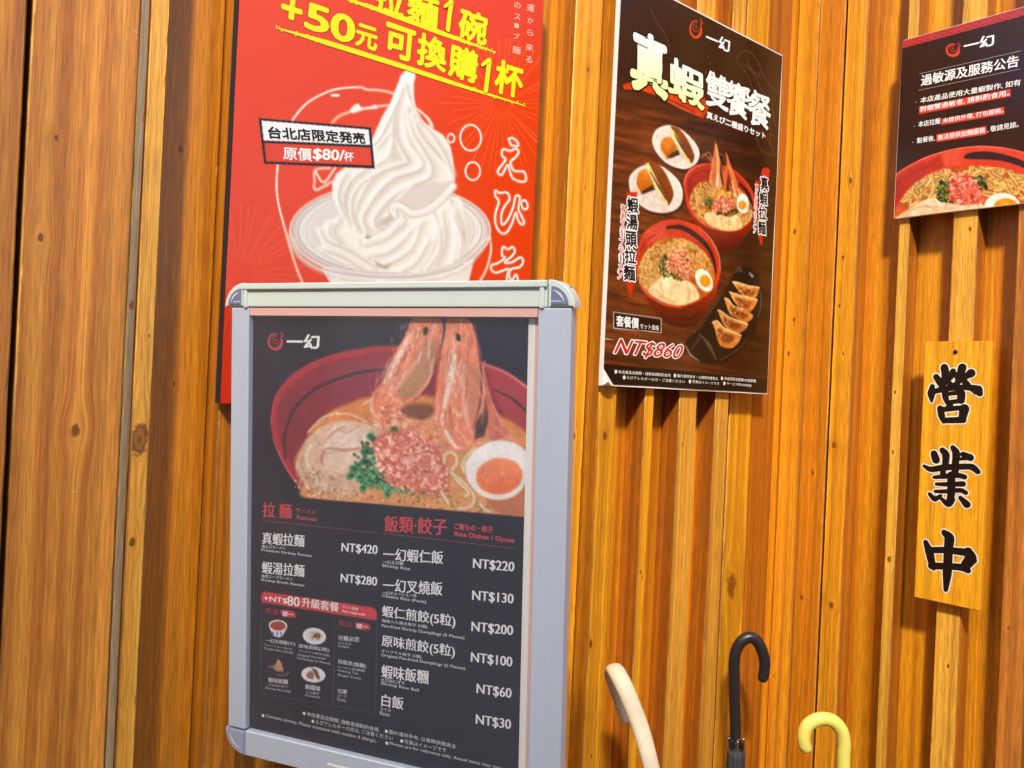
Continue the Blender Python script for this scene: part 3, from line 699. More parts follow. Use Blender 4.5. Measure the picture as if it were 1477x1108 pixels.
# ================================================================== set-meal poster on the left wall
set_sh = Sheet((-.7835, -.062, 2.340), EX, DN, .578, .824); set_sh.warp = .0016
setp = thing('poster', 'dark brown set meal poster with big white brush title and NT$860 price', 'poster', (-.49, -.062, 1.93))
panel('backing_board', set_sh, .008, WHITE_FOAM, setp, grow=.0035)
a = Art(set_sh, .0018)
y_ = a.Y-.12*(a.X-990)
t = np.clip((y_-120)/60, 0, 1)[:, None]; rt = np.clip((a.X-930)/170, 0, 1)[:, None]
n_ = fbm(a.X+(a.Y-.22*a.X)*.05, (a.Y-.22*a.X)*9, 60, 4)[:, None]; n2_ = fbm(a.X, (a.Y-.22*a.X)*5, 16, 9)[:, None]
tab = np.array((138, 66, 28))*(1-rt)+np.array((66, 32, 14))*rt
tab = tab*.78*(.5+n_)*(.85+.3*n2_)
top = np.array((52, 28, 15))*(.8+.4*fbm(a.X, a.Y, 50, 2)[:, None])
a.c = top*(1-t)+tab*t
for yy in (118, 272, 500):
    a.line([(860, yy+170), (960, yy+195), (1130, yy+230)], [1.6, 2.2, 1], (60, 26, 12), .5, soft=2, smooth=True); a.line([(860, yy+172), (960, yy+197), (1130, yy+232)], [.8, 1, .5], (190, 110, 60), .4)
lc = (104, 72, 48)
a.z(860, 0, 3.82)
for p in ([(770, 330), (790, 290), (830, 280), (880, 330), (930, 440), (1000, 520)], [(775, 340), (830, 420), (890, 560), (950, 690)], [(800, 350), (860, 400), (910, 500), (960, 560), (985, 700)], [(880, 760), (910, 830), (970, 860)], [(900, 720), (950, 780), (980, 850)], [(830, 330), (850, 380), (900, 430)], [(930, 600), (960, 700), (950, 800)], [(300, 60), (330, 120), (380, 200), (400, 260)]):
    a.line(p, 1.1, lc, .8)
for k in range(14): a.ell(rng.uniform(600, 960), rng.uniform(300, 900), 3, 3, (200, 160, 120), a=.6)
a.poly([(145, 470), (170, 458), (260, 452), (350, 500), (450, 520), (600, 545), (622, 590), (590, 648), (480, 605), (380, 560), (330, 530), (250, 500), (150, 492)], (214, 62, 16), soft=1.5, tex=.2)
a.line([(380, 555), (470, 600), (590, 650)], [1, 3, 1], (190, 90, 50)); a.line([(300, 520), (420, 560), (540, 620)], [.5, 1.4, .5], (60, 25, 12))
logo_ring(a, 545, 162, 36, 54, (226, 72, 40), (52, 28, 15))
# plates with filled pancakes
a.z(890, 170, 7.917)
PL, PLs = (244, 230, 214), (206, 186, 166)
def plate(p):
    a.poly(np.array(p)+(22, 26), (36, 14, 6), .55, soft=4, smooth=True); a.poly(p, PL, soft=1.2, smooth=True)
    c = np.mean(p, 0); a.poly((np.array(p)-c)*.86+c+(-6, -4), PLs, .35, soft=3, smooth=True); a.poly((np.array(p)-c)*.82+c+(4, 8), (240, 224, 208), .9, soft=4, smooth=True)
plate([(395, 240), (430, 150), (510, 100), (600, 88), (720, 130), (830, 220), (910, 320), (938, 420), (900, 520), (800, 582), (690, 575), (560, 520), (460, 420), (405, 320)])
plate([(132, 720), (160, 640), (240, 570), (330, 540), (480, 545), (600, 620), (700, 720), (745, 830), (740, 950), (680, 1040), (560, 1085), (430, 1080), (320, 1040), (220, 960), (150, 850)])
def pancake(bun, dark, back, face, cut):
    a.poly(np.array(bun)+(14, 30), (120, 90, 60), .5, soft=4, smooth=True)
    a.poly(dark, (78, 42, 22), soft=1.2); a.poly(bun, ((226, 132, 34), (196, 96, 18)), soft=1.2, smooth=True, tex=.12); a.line(cut, [1.5, 2.2], (244, 206, 120))
    a.poly(back, ((150, 76, 22), (116, 52, 14)), soft=1.2, smooth=True, tex=.18); a.poly(face, (250, 224, 138), soft=1.2)
    f = np.array(face, float); p0, p1 = f[0]*.8+f[2]*.2, f[0]*.1+f[2]*.9
    a.line([p0, (p0+p1)/2, p1], [1, 2.4, 1.2], (58, 28, 20))
pancake([(495, 290), (520, 240), (600, 220), (650, 290), (680, 355), (610, 410), (580, 440), (540, 440), (495, 370)], [(560, 460), (590, 420), (690, 365), (715, 420), (620, 462)], [(605, 112), (690, 120), (780, 220), (870, 400), (872, 480), (840, 520), (800, 440), (720, 290)], [(602, 115), (640, 150), (832, 500), (818, 526), (785, 500), (600, 170)], [(497, 375), (545, 448)])
pancake([(222, 690), (260, 612), (340, 590), (385, 700), (405, 755), (290, 830), (260, 850), (226, 780)], [(262, 860), (280, 830), (400, 762), (432, 820), (300, 872)], [(345, 520), (430, 512), (540, 620), (640, 850), (602, 980), (572, 985), (480, 800)], [(320, 522), (358, 520), (582, 982), (540, 988), (495, 920), (338, 600)], [(226, 785), (262, 856)])
# upper right bowl
ND, NL, NDK = (228, 172, 84), (252, 222, 146), (150, 78, 26)
PK = [(226, 118, 82), (240, 158, 120), (200, 82, 56), (250, 190, 150)]
GN = [(60, 74, 26), (92, 110, 40), (40, 50, 22), (120, 130, 60)]
def egg(cx, cy, rx, ry, rot, yx, yy, yrx, yry):
    a.ell(cx+rx*.1, cy+ry*.1, rx, ry, (120, 60, 20), rot, .6, soft=3); a.ell(cx, cy, rx, ry, (252, 244, 222), rot, soft=1.3); a.ell(cx+rx*.15, cy+ry*.2, rx*.8, ry*.8, (240, 226, 196), rot, .5, soft=4)
    a.ell(yx, yy, yrx, yry, (238, 142, 12), rot, soft=1.5); a.ell(yx-yrx*.2, yy-yry*.2, yrx*.5, yry*.5, (250, 176, 50), rot, .7, soft=3)
a.z(970, 200, 6.518)
a.poly([(110, 560), (150, 700), (240, 850), (340, 980), (450, 1060), (560, 1062), (640, 970), (740, 850), (765, 660)], ((196, 46, 14), (84, 18, 8)), soft=1.5)
rimU = [(100, 430), (128, 330), (200, 262), (300, 232), (400, 235), (500, 262), (600, 312), (690, 400), (752, 500), (772, 610), (752, 735), (690, 825), (600, 872), (480, 872), (330, 822), (220, 735), (138, 610)]
a.poly(rimU, (214, 60, 32), soft=1.2, smooth=True)
c0 = np.mean(rimU, 0); inn = (np.array(rimU)-c0)*.92+c0
a.poly(inn, ((176, 48, 28), (150, 34, 16)), soft=1.5, smooth=True)
a.line([(105, 440), (130, 340), (200, 270), (300, 240)], [.6, 1.4, .6], (250, 150, 120)); a.line([(150, 420), (190, 350), (270, 310), (360, 300)], .8, (70, 20, 12), .8)
a.line([(632, 425), (690, 490), (728, 570), (745, 660), (735, 740)], [3, 5, 4], (42, 24, 20))
a.line([(140, 620), (220, 740), (330, 826), (480, 876)], [.8, 1.6, .6], (250, 160, 120), .8)
a.clip_poly([(160, 610), (190, 480), (260, 410), (360, 390), (480, 420), (620, 470), (700, 560), (752, 650), (742, 740), (680, 815), (590, 860), (480, 862), (340, 812), (230, 730)], True)
a.poly([(150, 380), (800, 380), (800, 900), (150, 900)], (186, 98, 34), tex=.3)
a.noodles(75, 250, 600, 130, 210, 2.0, ND, NL, NDK, 1.3); a.noodles(40, 660, 760, 110, 110, 2.0, ND, NL, NDK, 1.3); a.noodles(30, 450, 500, 250, 90, 1.9, ND, NL, NDK, 1)
a.poly([(300, 720), (360, 690), (450, 720), (540, 740), (600, 720), (650, 800), (640, 860), (480, 880), (340, 815)], ((246, 214, 154), (236, 196, 130)), smooth=True, tex=.18, soft=2)
for p in ([(380, 740), (400, 800), (390, 840)], [(520, 740), (530, 800), (520, 850)], [(600, 740), (615, 800), (600, 850)], [(450, 740), (470, 830)]): a.line(p, [1, 2, 1], (200, 140, 80), .7, soft=2)
a.clip = None
for p, w, c in (([(400, 30), (400, 130), (390, 250), (380, 420)], [1, 5, 9, 10], (222, 116, 56)), ([(410, 60), (425, 200), (440, 330), (430, 450)], [2, 5, 10, 9], (236, 172, 110)), ([(500, 130), (520, 230), (490, 340), (490, 470)], [1, 4, 7, 8], (220, 110, 48)), ([(505, 150), (545, 300), (580, 420), (600, 540)], [1, 6, 8, 4], (226, 128, 66)),
                ([(300, 150), (340, 130), (370, 200), (390, 250)], 1, (236, 170, 120)), ([(265, 180), (300, 150), (350, 200), (380, 260)], .9, (230, 170, 120)), ([(430, 130), (480, 170), (500, 230)], 1, (170, 90, 50)), ([(450, 240), (455, 340), (470, 430)], [2, 4, 2], (96, 34, 20)), ([(365, 300), (355, 400), (400, 490)], [2, 5, 3], (236, 150, 90)),
                ([(520, 360), (515, 450), (520, 510)], [1, 3, 4], (70, 28, 16)), ([(425, 330), (415, 430)], [2, 5], (252, 224, 180)), ([(555, 400), (590, 540)], [1, 3], (250, 210, 170))): a.line(p, w, c, .95, soft=1.4)
a.blobs(90, 440, 520, 110, 40, [(238, 170, 70), (250, 200, 110), (220, 130, 50)], 1, 2.4)
a.blobs(70, 350, 610, 50, 55, GN, 1, 2.5); a.blobs(70, 500, 680, 120, 45, GN+[(50, 24, 14)], 1, 2.6); a.blobs(170, 470, 620, 110, 75, PK, .9, 2.4)
egg(658, 612, 60, 94, -4, 652, 626, 37, 40)
# lower left bowl
a.z(890, 300, 6.156)
a.poly([(170, 580), (200, 700), (280, 850), (380, 990), (520, 1062), (680, 1055), (790, 930), (880, 760), (912, 580)], ((200, 50, 16), (62, 20, 10)), soft=2)
a.line([(540, 960), (640, 980), (760, 900)], [1, 3, 1], (40, 12, 8), .6, soft=3)
rimL = [(165, 560), (172, 400), (222, 240), (320, 150), (450, 105), (580, 110), (720, 170), (830, 280), (900, 420), (917, 560), (882, 680), (800, 772), (690, 840), (560, 880), (430, 860), (300, 790), (210, 700)]
a.poly(rimL, (220, 60, 26), soft=1.2, smooth=True)
c0 = np.mean(rimL, 0); a.poly((np.array(rimL)-c0)*.94+c0, ((206, 60, 36), (170, 40, 16)), soft=1.6, smooth=True)
a.poly([(240, 220), (330, 150), (430, 120), (440, 250), (330, 300), (250, 330)], (232, 100, 76), .45, soft=6)
a.line([(440, 175), (560, 172), (680, 232), (800, 345), (858, 470), (878, 580)], [4, 7, 7.5, 6, 4, 2], (46, 28, 22), soft=1.2); a.line([(200, 380), (260, 290), (330, 240)], 1, (60, 20, 12), .8)
a.line([(720, 165), (830, 275), (900, 415), (918, 560)], [.6, 1.5, .6], (252, 160, 130), .9); a.line([(170, 590), (215, 705), (300, 795), (430, 866), (560, 886)], [.5, 1.5, .6], (250, 150, 110), .8)
a.clip_poly([(180, 590), (195, 500), (245, 400), (330, 310), (440, 262), (580, 275), (700, 330), (800, 430), (860, 560), (850, 680), (780, 770), (680, 830), (560, 866), (430, 846), (300, 775), (215, 690)], True)
a.poly([(150, 240), (900, 240), (900, 900), (150, 900)], (190, 104, 30), tex=.3)
a.noodles(120, 270, 520, 110, 220, 2.1, ND, NL, NDK, 1.1); a.noodles(130, 600, 390, 230, 120, 2.1, ND, NL, NDK, 1.2); a.noodles(40, 740, 520, 100, 90, 2, (232, 150, 60), (250, 200, 110), NDK)
a.poly([(270, 730), (360, 640), (430, 575), (520, 640), (640, 655), (720, 760), (705, 840), (600, 870), (450, 855), (330, 800)], ((250, 226, 180), (240, 206, 140)), smooth=True, tex=.15, soft=2)
for p in ([(370, 660), (400, 740), (395, 780)], [(520, 660), (470, 740), (480, 800)], [(610, 670), (640, 750), (620, 830)], [(330, 720), (420, 800), (540, 850)], [(680, 720), (690, 800)]): a.line(p, [1, 2.4, 1], (206, 150, 92), .6, soft=2.5)
a.blobs(90, 430, 520, 70, 110, GN, 1, 2.6); a.blobs(60, 560, 600, 80, 40, GN, 1, 2.4); a.blobs(40, 600, 460, 50, 40, GN, 1, 2.2); a.blobs(210, 540, 480, 120, 120, PK, .9, 2.6, rot=30); a.blobs(60, 600, 580, 60, 60, PK, .9, 2.6)
a.clip = None
egg(770, 642, 70, 108, -28, 780, 650, 46, 54)
# dumpling dish
a.z(980, 360, 5.54)
dish = [(45, 760), (60, 715), (150, 640), (240, 490), (350, 340), (430, 200), (490, 140), (570, 150), (622, 220), (642, 320), (646, 440), (622, 560), (562, 690), (470, 800), (370, 880), (280, 912), (150, 895), (80, 840)]
a.poly(np.array(dish)+(10, 12), (16, 6, 4), .6, soft=5, smooth=True); a.poly(dish, (30, 19, 13), soft=1.3, smooth=True)
for p, w, c in (([(48, 770), (85, 840), (150, 890)], [1, 2, 1], (214, 200, 190)), ([(160, 640), (250, 490), (360, 340)], [1, 2.5, 1], (86, 66, 54)), ([(170, 690), (230, 760), (290, 880)], [3, 6, 2], (92, 76, 66)), ([(645, 330), (648, 440), (625, 555)], [.6, 1.4, .6], (130, 110, 96)), ([(560, 190), (580, 215)], [3, 4], (170, 160, 160)), ([(90, 800), (150, 720), (160, 660)], [2, 5, 2], (70, 54, 46)), ([(450, 180), (480, 150), (490, 180)], [3, 5, 3], (84, 66, 54)), ([(330, 880), (460, 800), (560, 690)], [1, 1.2, .6], (110, 90, 76))): a.line(p, w, c, .8, soft=1.6)
for p in ([(425, 262), (460, 262), (550, 290), (632, 305), (600, 392), (520, 372), (478, 340)], [(400, 342), (430, 348), (500, 370), (617, 402), (560, 502), (490, 470), (438, 420)], [(360, 392), (392, 400), (430, 450), (500, 475), (587, 527), (530, 587), (450, 545), (398, 510)], [(305, 487), (332, 493), (400, 540), (542, 597), (470, 677), (400, 650), (350, 600)], [(262, 582), (302, 572), (360, 630), (490, 687), (430, 782), (340, 777), (305, 732), (282, 640)]):
    P_ = np.array(p, float); a.poly(P_+(8, 12), (14, 6, 4), .6, soft=3); a.poly(p, ((232, 166, 88), (198, 112, 42)), soft=1.2, tex=.25, tsc=5, smooth=True)
    c0 = P_.mean(0); q = (P_-c0)*(.62, .55)+c0+(6, 14); a.poly(q, (132, 62, 22), .8, soft=3, smooth=True, tex=.5, tsc=4)
    a.line(P_[:4], [2, 1.4, 1.6, 2], (252, 218, 150)); a.blobs(10, c0[0], c0[1]+8, 60, 35, [(96, 42, 16), (226, 160, 90)], .8, 1.6)
a.z(860, 0, 3.82); a.soften(a.mask_poly([(60, 640), (1000, 640), (1000, 2300), (20, 2300)], 20), 1, .10, 3)
# brush marks behind the upright captions, footer, price box
a.z(860, 280, 3.464)
a.poly([(150, -10), (205, -10), (190, 60), (150, 60)], (206, 48, 18), soft=2); a.poly([(145, 430), (188, 430), (180, 480), (168, 520), (155, 480)], (206, 48, 18), soft=2)
a.z(970, 200, 6.518)
a.poly([(838, 285), (870, 270), (908, 290), (905, 370), (870, 400), (820, 395)], (206, 48, 24), soft=2); a.poly([(770, 400), (820, 390), (820, 440), (770, 450)], (196, 44, 24), soft=2); a.poly([(800, 900), (850, 905), (840, 1000), (825, 1005)], (196, 44, 24), soft=2); a.poly([(790, 600), (830, 600), (820, 800), (795, 800)], (190, 40, 24), soft=2)
a.z(860, 280, 3.464)
a.poly([(30, 846), (200, 862), (520, 890), (850, 922), (850, 1020), (20, 1000)], (26, 17, 12)); a.line([(30, 846), (850, 921)], 1, (120, 50, 24), .6)
a.poly([(84, 588), (324, 621), (324, 694), (84, 672)], (206, 190, 176)); a.poly([(88, 593), (320, 625), (320, 690), (88, 668)], (34, 18, 10))
a.line([(40, 722), (85, 730)], .9, (250, 210, 180), smooth=False)
a.build('printed_sheet', PRINT, setp, .0004)
L = Lettering(set_sh); WH = (252, 250, 246); CRM = ((255, 255, 252), (255, 250, 170)); BK = (16, 10, 8)
L.z(895, 40, 9.233)
L.text('真', (150, 800), (600, 945), (165, 30), CRM, .040, rough=.10, outline=BK, ow=.03); L.text('蝦', (635, 905), (1095, 1095), (650, 400), CRM, .030, rough=.09, outline=BK, ow=.03)
L.z(1000, 80, 8.864)
for ch, bl, br, tl in (('雙', (150, 625), (440, 720), (165, 195)), ('饗', (415, 735), (700, 830), (440, 315)), ('餐', (690, 860), (970, 955), (710, 435))): L.text(ch, bl, br, tl, WH, .022, rough=.07, outline=BK, ow=.03)
L.text('真えび二種盛りセット', (165, 800), (912, 1072), (172, 715), WH, .03, outline=BK, ow=.06)
L.z(860, 0, 3.82); L.text('一幻', (602, 238), (730, 290), (606, 170), WH, .03, rough=.08)
L.z(860, 280, 3.464)
def upright(chars, x, y0, y1, w, col, out, bold, ow, lean=-.05, sl=.1, xr=None):
    n = len(chars); h = (y1-y0)/n
    for k, ch in enumerate(chars):
        yc = y0+h*(k+.5); xc = x+lean*(yc-y0); hh = h*.44
        if ch == 'ー': ch = '｜'
        ww = w if ch != '｜' else w*.16
        L.text(ch, (xc-ww/2-lean*hh*.5, yc+hh), (xc+ww/2-lean*hh*.5, yc+hh+sl*ww), (xc-ww/2+lean*hh*.5, yc-hh), col, bold, outline=out, ow=ow, rough=.05)
upright('蝦湯頭拉麵', 182, 10, 435, 54, BK, WH, .03, .075); upright('海老スープラーメン', 133, 50, 425, 22, (206, 52, 30), WH, .02, .09)
L.z(970, 200, 6.518)
upright('真蝦拉麵', 862, 350, 905, 68, BK, WH, .03, .08, sl=.13); upright('真えびラーメン', 790, 425, 890, 26, (206, 52, 30), WH, .02, .1)
L.z(860, 280, 3.464)
L.text('套餐價', (98, 660), (208, 673), (99, 606), WH, .02, serif=.03); L.text('セット価格', (216, 671), (310, 683), (217, 645), (240, 230, 220), .01)
L.text('NT$860', (80, 806), (408, 832), (97, 722), (196, 40, 20), .008, serif=.02, outline=WH, ow=.05, shear=.06)
FT = (236, 230, 222)
def foot(t, x0, y0, x1, y1, h):
    L.disc((x0+5, y0-h*.5), .0042, FT); L.text(t, (x0+17, y0), (x1, y1), (x0+17, y0-h), FT, .006)
foot('本店產品含蝦類・過敏者請斟酌食用', 90, 896, 368, 914, 17); foot('圖片僅供參考・以實際供應為主', 386, 915, 605, 930, 16); foot('本店須另收原價10%服務費', 620, 929, 795, 942, 16)
foot('えびアレルギーの方・ご注意ください', 132, 924, 440, 945, 16); foot('写真はイメージです', 460, 944, 612, 955, 15); foot('サービス料10%別途', 632, 953, 773, 964, 14)
L.build('lettering', INK, setp)

# ================================================================== allergy notice on the right wall
no_sh = Sheet((-.060, -.2905, 2.357), (0, -1, -.004), (0, .0, -1), .297, .418); no_sh.warp = .0008
notice = thing('poster', 'small dark notice poster with red wave border, above the hanging plank sign', 'poster', (-.06, -.44, 2.15))
panel('backing_board', no_sh, .006, WHITE_FOAM, notice, grow=.001, rad=.004)
a = Art(no_sh, .0011)
a.c[:] = np.array((52, 29, 24))*(.85+.3*fbm(a.X, a.Y, 60, 3)[:, None])
bl_ = np.clip((a.X-1420)/60, 0, 1)[:, None]*np.clip(1-abs(a.Y-110)/60, 0, 1)[:, None]; a.c = a.c*(1-bl_*.6)+np.array((44, 34, 70))*bl_*.6
# wave-scale border
P_ = .017; u, v = a.UU, a.VV; bandm = v < .0185
col_ = np.zeros(len(u)); 
for row in range(-1, 12):
    yc = row*P_*.25+.0002; xo = (row % 2)*P_*.5
    dx = (u+xo) % P_-P_/2; d = np.hypot(dx, v-yc-P_*.5)
    inside = (d < P_*.5) & (v < yc+P_*.5+.002)
    ring = ((d/(P_*.5)*3.0) % 1.0) > .45
    col_ = np.where(inside, np.where(ring, 1.0, .0), col_)
cb = np.where(col_[:, None] > .5, np.array((216, 66, 64)), np.array((46, 20, 24)))
a.c = np.where(bandm[:, None], cb, a.c)
a.z(1270, 0, 3.464); logo_ring(a, 362, 250, 36, 34, (228, 72, 40), (50, 28, 24), -10)
RB = (226, 70, 48)
for p in ([(192, 535), (650, 445), (651, 482), (194, 572)], [(304, 597), (618, 534), (620, 571), (305, 626)], [(280, 672), (530, 630), (531, 672), (280, 711)]): a.poly(p, RB)
a.z(1280, 190, 7.497)
bowl = [(70, 470), (200, 385), (400, 282), (600, 215), (800, 172), (1000, 155), (1200, 165), (1400, 200), (1600, 260), (1800, 360), (1900, 460), (1900, 1050), (40, 1050)]
a.poly(bowl, ((222, 70, 44), (196, 50, 30)), soft=1.4)
a.poly([(70, 500), (300, 370), (580, 250), (620, 380), (420, 470), (260, 580), (140, 720), (60, 900)], (168, 42, 30), .8, soft=6); a.poly([(600, 235), (780, 190), (800, 360), (620, 390)], (232, 96, 76), .5, soft=5)
a.line([(75, 480), (200, 392), (400, 288), (600, 221), (800, 178), (1000, 161), (1200, 171), (1400, 206), (1600, 266)], [.8, 1.6, 1.4, 1.6, 1], (244, 124, 104), .9)
a.line([(90, 580), (300, 440), (520, 350)], 1, (120, 26, 20), .8)
a.poly([(828, 285), (850, 246), (950, 220), (1100, 216), (1300, 256), (1480, 322), (1700, 430), (1700, 520), (1480, 396), (1300, 332), (1150, 306), (950, 300), (850, 295)], (54, 32, 36), soft=1.4, smooth=True)
a.clip_poly([(90, 830), (200, 660), (300, 560), (450, 465), (600, 402), (720, 408), (850, 368), (1000, 372), (1300, 400), (1480, 470), (1650, 560), (1750, 800), (1750, 1000), (50, 1000)])
a.poly([(0, 300), (1900, 300), (1900, 1050), (0, 1050)], (196, 88, 40), tex=.25)
fl = lambda x, y: (-.75 if x < 750 else (.15 if x < 1150 else .35))
a.noodles(110, 380, 620, 300, 240, 3.2, (224, 168, 84), (252, 220, 140), (140, 66, 26), .5, fl); a.noodles(130, 1150, 520, 380, 170, 3.2, (230, 172, 84), (252, 222, 140), (150, 70, 28), .7, fl)
a.poly([(110, 920), (260, 820), (400, 742), (560, 718), (700, 790), (900, 752), (1040, 800), (1060, 1000), (60, 1000)], ((250, 220, 178), (238, 190, 140)), smooth=True, tex=.18, soft=3)
for p in ([(200, 870), (400, 810), (640, 830)], [(380, 770), (460, 820), (560, 860)], [(500, 740), (560, 800)]): a.line(p, [1, 3, 1], (206, 130, 96), .6, soft=3)
a.blobs(90, 610, 650, 80, 120, GN, 1.2, 3.6); a.blobs(70, 990, 560, 100, 70, GN+[(50, 30, 18)], 1.2, 3.8); a.blobs(40, 720, 740, 60, 30, [(60, 40, 20), (226, 150, 90)], 1, 3)
a.blobs(330, 820, 620, 160, 175, [(226, 96, 72), (240, 140, 112), (196, 62, 46), (250, 176, 150)], 1.2, 3.8); a.blobs(90, 930, 700, 110, 100, [(226, 96, 72), (240, 140, 112), (196, 62, 46)], 1.2, 3.6)
a.clip = None
egg(1245, 815, 195, 152, 0, 1285, 805, 130, 82)
a.soften(a.mask_poly(bowl, 4), 1, .09, 6)
a.build('printed_sheet', PRINT, notice, .0004)
L = Lettering(no_sh, .0006); L.z(1270, 0, 3.464)
L.text('一幻', (420, 258), (568, 226), (419, 205), WH, .03, rough=.08); L.rule((195, 370), (705, 255), .0007, (190, 180, 176)); L.rule((190, 453), (698, 346), .0007, (190, 180, 176))
L.text('過敏源及服務公告', (203, 432), (690, 333), (205, 378), WH, .012, serif=.03)
L.text('本店產品使用大量蝦製作, 如有', (200, 518), (700, 428), (202, 488), WH, .008, serif=.02); L.text('對蝦蟹過敏者, 請斟酌食用。', (198, 562), (645, 479), (199, 534), WH, .008, serif=.02)
L.text('本店拉麵', (190, 637), (299, 619), (191, 608), WH, .008, serif=.02); L.text('未提供外帶, 打包服務。', (312, 617), (616, 565), (312, 592), WH, .008, serif=.02)
L.text('點餐後,', (183, 719), (272, 705), (184, 690), WH, .008, serif=.02); L.text('無法提供加麵服務', (287, 703), (525, 664), (287, 676), WH, .008, serif=.02); L.text(', 敬請見諒。', (535, 664), (690, 637), (536, 634), WH, .008, serif=.02)
for p in ((179, 512), (169, 632), (163, 712)): L.disc(p, .0008, WH)
L.build('lettering', INK, notice)

c_ = set_sh; V = [c_.P(-.0035, .8275, .0016), c_.P(.030, .8275, .0022), c_.P(-.0035, .792, .0022), c_.P(.004, .8195, .0105), c_.P(.016, .8265, .0066), c_.P(-.0025, .806, .0066)]
me = bpy.data.meshes.new('curled_corner'); me.from_pydata([tuple(v-np.array(setp.location)) for v in V], [], [(0, 4, 3), (0, 1, 4), (0, 3, 5), (0, 5, 2), (1, 3, 4), (2, 5, 3), (1, 2, 3)]); me.update()
link('curled_corner', me, WHITE_FOAM, setp)
# ================================================================== menu stand
ms = .680
mO = CPOS + (np.array((-1.3177, .4012, 1.6183))-CPOS)*ms
menu_sh = Sheet(mO, (.4613, -.8872, .0056), (.0474, .0183, -.9987), .404, .5716)
print('menu origin', mO, 'N', menu_sh.N)
foot_pt = menu_sh.P(.2, .57, -.03)
stand = thing('menu_stand', 'silver snap frame menu stand with a black ramen menu, standing before the red poster', 'menu stand', (float(foot_pt[0]), float(foot_pt[1]), 0))
SILVER = plain('silver_aluminium', (196, 206, 222), 0.32, metal=.12, spec=.6, vary=.05, bscale=(90, 90, 6), bump=.12)
CAP = plain('grey_blue_plastic', (118, 126, 156), 0.5, vary=.05)
CLEAR_EDGE = plain('milky_acrylic', (214, 224, 216), 0.3, vary=.04, bscale=30)
PINKISH = plain('pink_tinted_backing', (226, 178, 168), 0.5, vary=.06, bscale=25)
WHITE_P = plain('white_paper', (232, 230, 226), 0.6)
MF = menu_sh.frame()
def mlocal(name, bm, mat, parent=None, smooth=False):
    me = bpy.data.meshes.new(name); bm.to_mesh(me); bm.free()
    me.transform(Matrix.Translation(-Vector(stand.location)) @ MF)
    if smooth:
        for p in me.polygons: p.use_smooth = True
    o = link(name, me, mat, parent or stand)
    if parent and parent is not stand: pass
    return o
def bar(x0, x1, y0, y1, n0, n1, bev=.003, seg=3):
    bm = bmesh.new(); bmesh.ops.create_cube(bm, size=1)
    for v in bm.verts: v.co = Vector(((x0+x1)/2+v.co.x*(x1-x0), (y0+y1)/2+v.co.y*(y1-y0), (n0+n1)/2+v.co.z*(n1-n0)))
    if bev: bmesh.ops.bevel(bm, geom=[e for e in bm.edges], offset=bev, segments=seg, affect='EDGES', profile=.6)
    return bm
def muv(px, py): return np.array(menu_sh.uv(px, py))
print('menu pts', {k: muv(*k).round(4).tolist() for k in ((336, 700), (364, 700), (755, 700), (763, 700), (772, 700), (778, 450), (818, 450), (823, 450), (345, 445), (345, 412), (800, 412), (358, 1078), (331, 1043), (770, 447))})
wI, hI = .404, .5716
xL0, xL1 = -.0300, -.0005; xR0, xR1 = .4190, .4600; yT0, yT1 = .0450, .0118; yB0, yB1 = -hI-.001, -hI-.036
D0, D1 = -.012, .009           # depth range of the rails
# backing, printed insert, cover
mlocal('backing_panel', bar(xL0+.006, xR1-.006, yB1+.006, yT0-.006, -.014, -.0035, .001, 1), plain('backing_grey', (150, 150, 158), .6))
mlocal('pink_liner', bar(.0, xR0-.0005, -hI, .0106, -.0032, -.0012, 0), PINKISH)
mlocal('pink_lip', bar(.0, xR0-.001, .0016, .0118, -.001, .0072, 0), PINKISH)
mlocal('white_insert', bar(.001, wI+.0085, -hI, .0015, -.0011, -.0004, 0), WHITE_P)
def rail(name, x0, x1, y0, y1, vertical, mat=SILVER):
    """snap-frame rail: rounded outer edge, flat face, thin lip on the inner edge"""
    return mlocal(name, bar(x0, x1, y0, y1, D0, D1, .0022, 3), mat, smooth=False)
rail('side_rail', xL0, xL1, yB0+.001, yT1, True); rail('side_rail', xR0, xR1, yB0-.004, yT1+.0005, True)
rail('bottom_rail', xL1, xR0-.001, yB1, yB0, False)
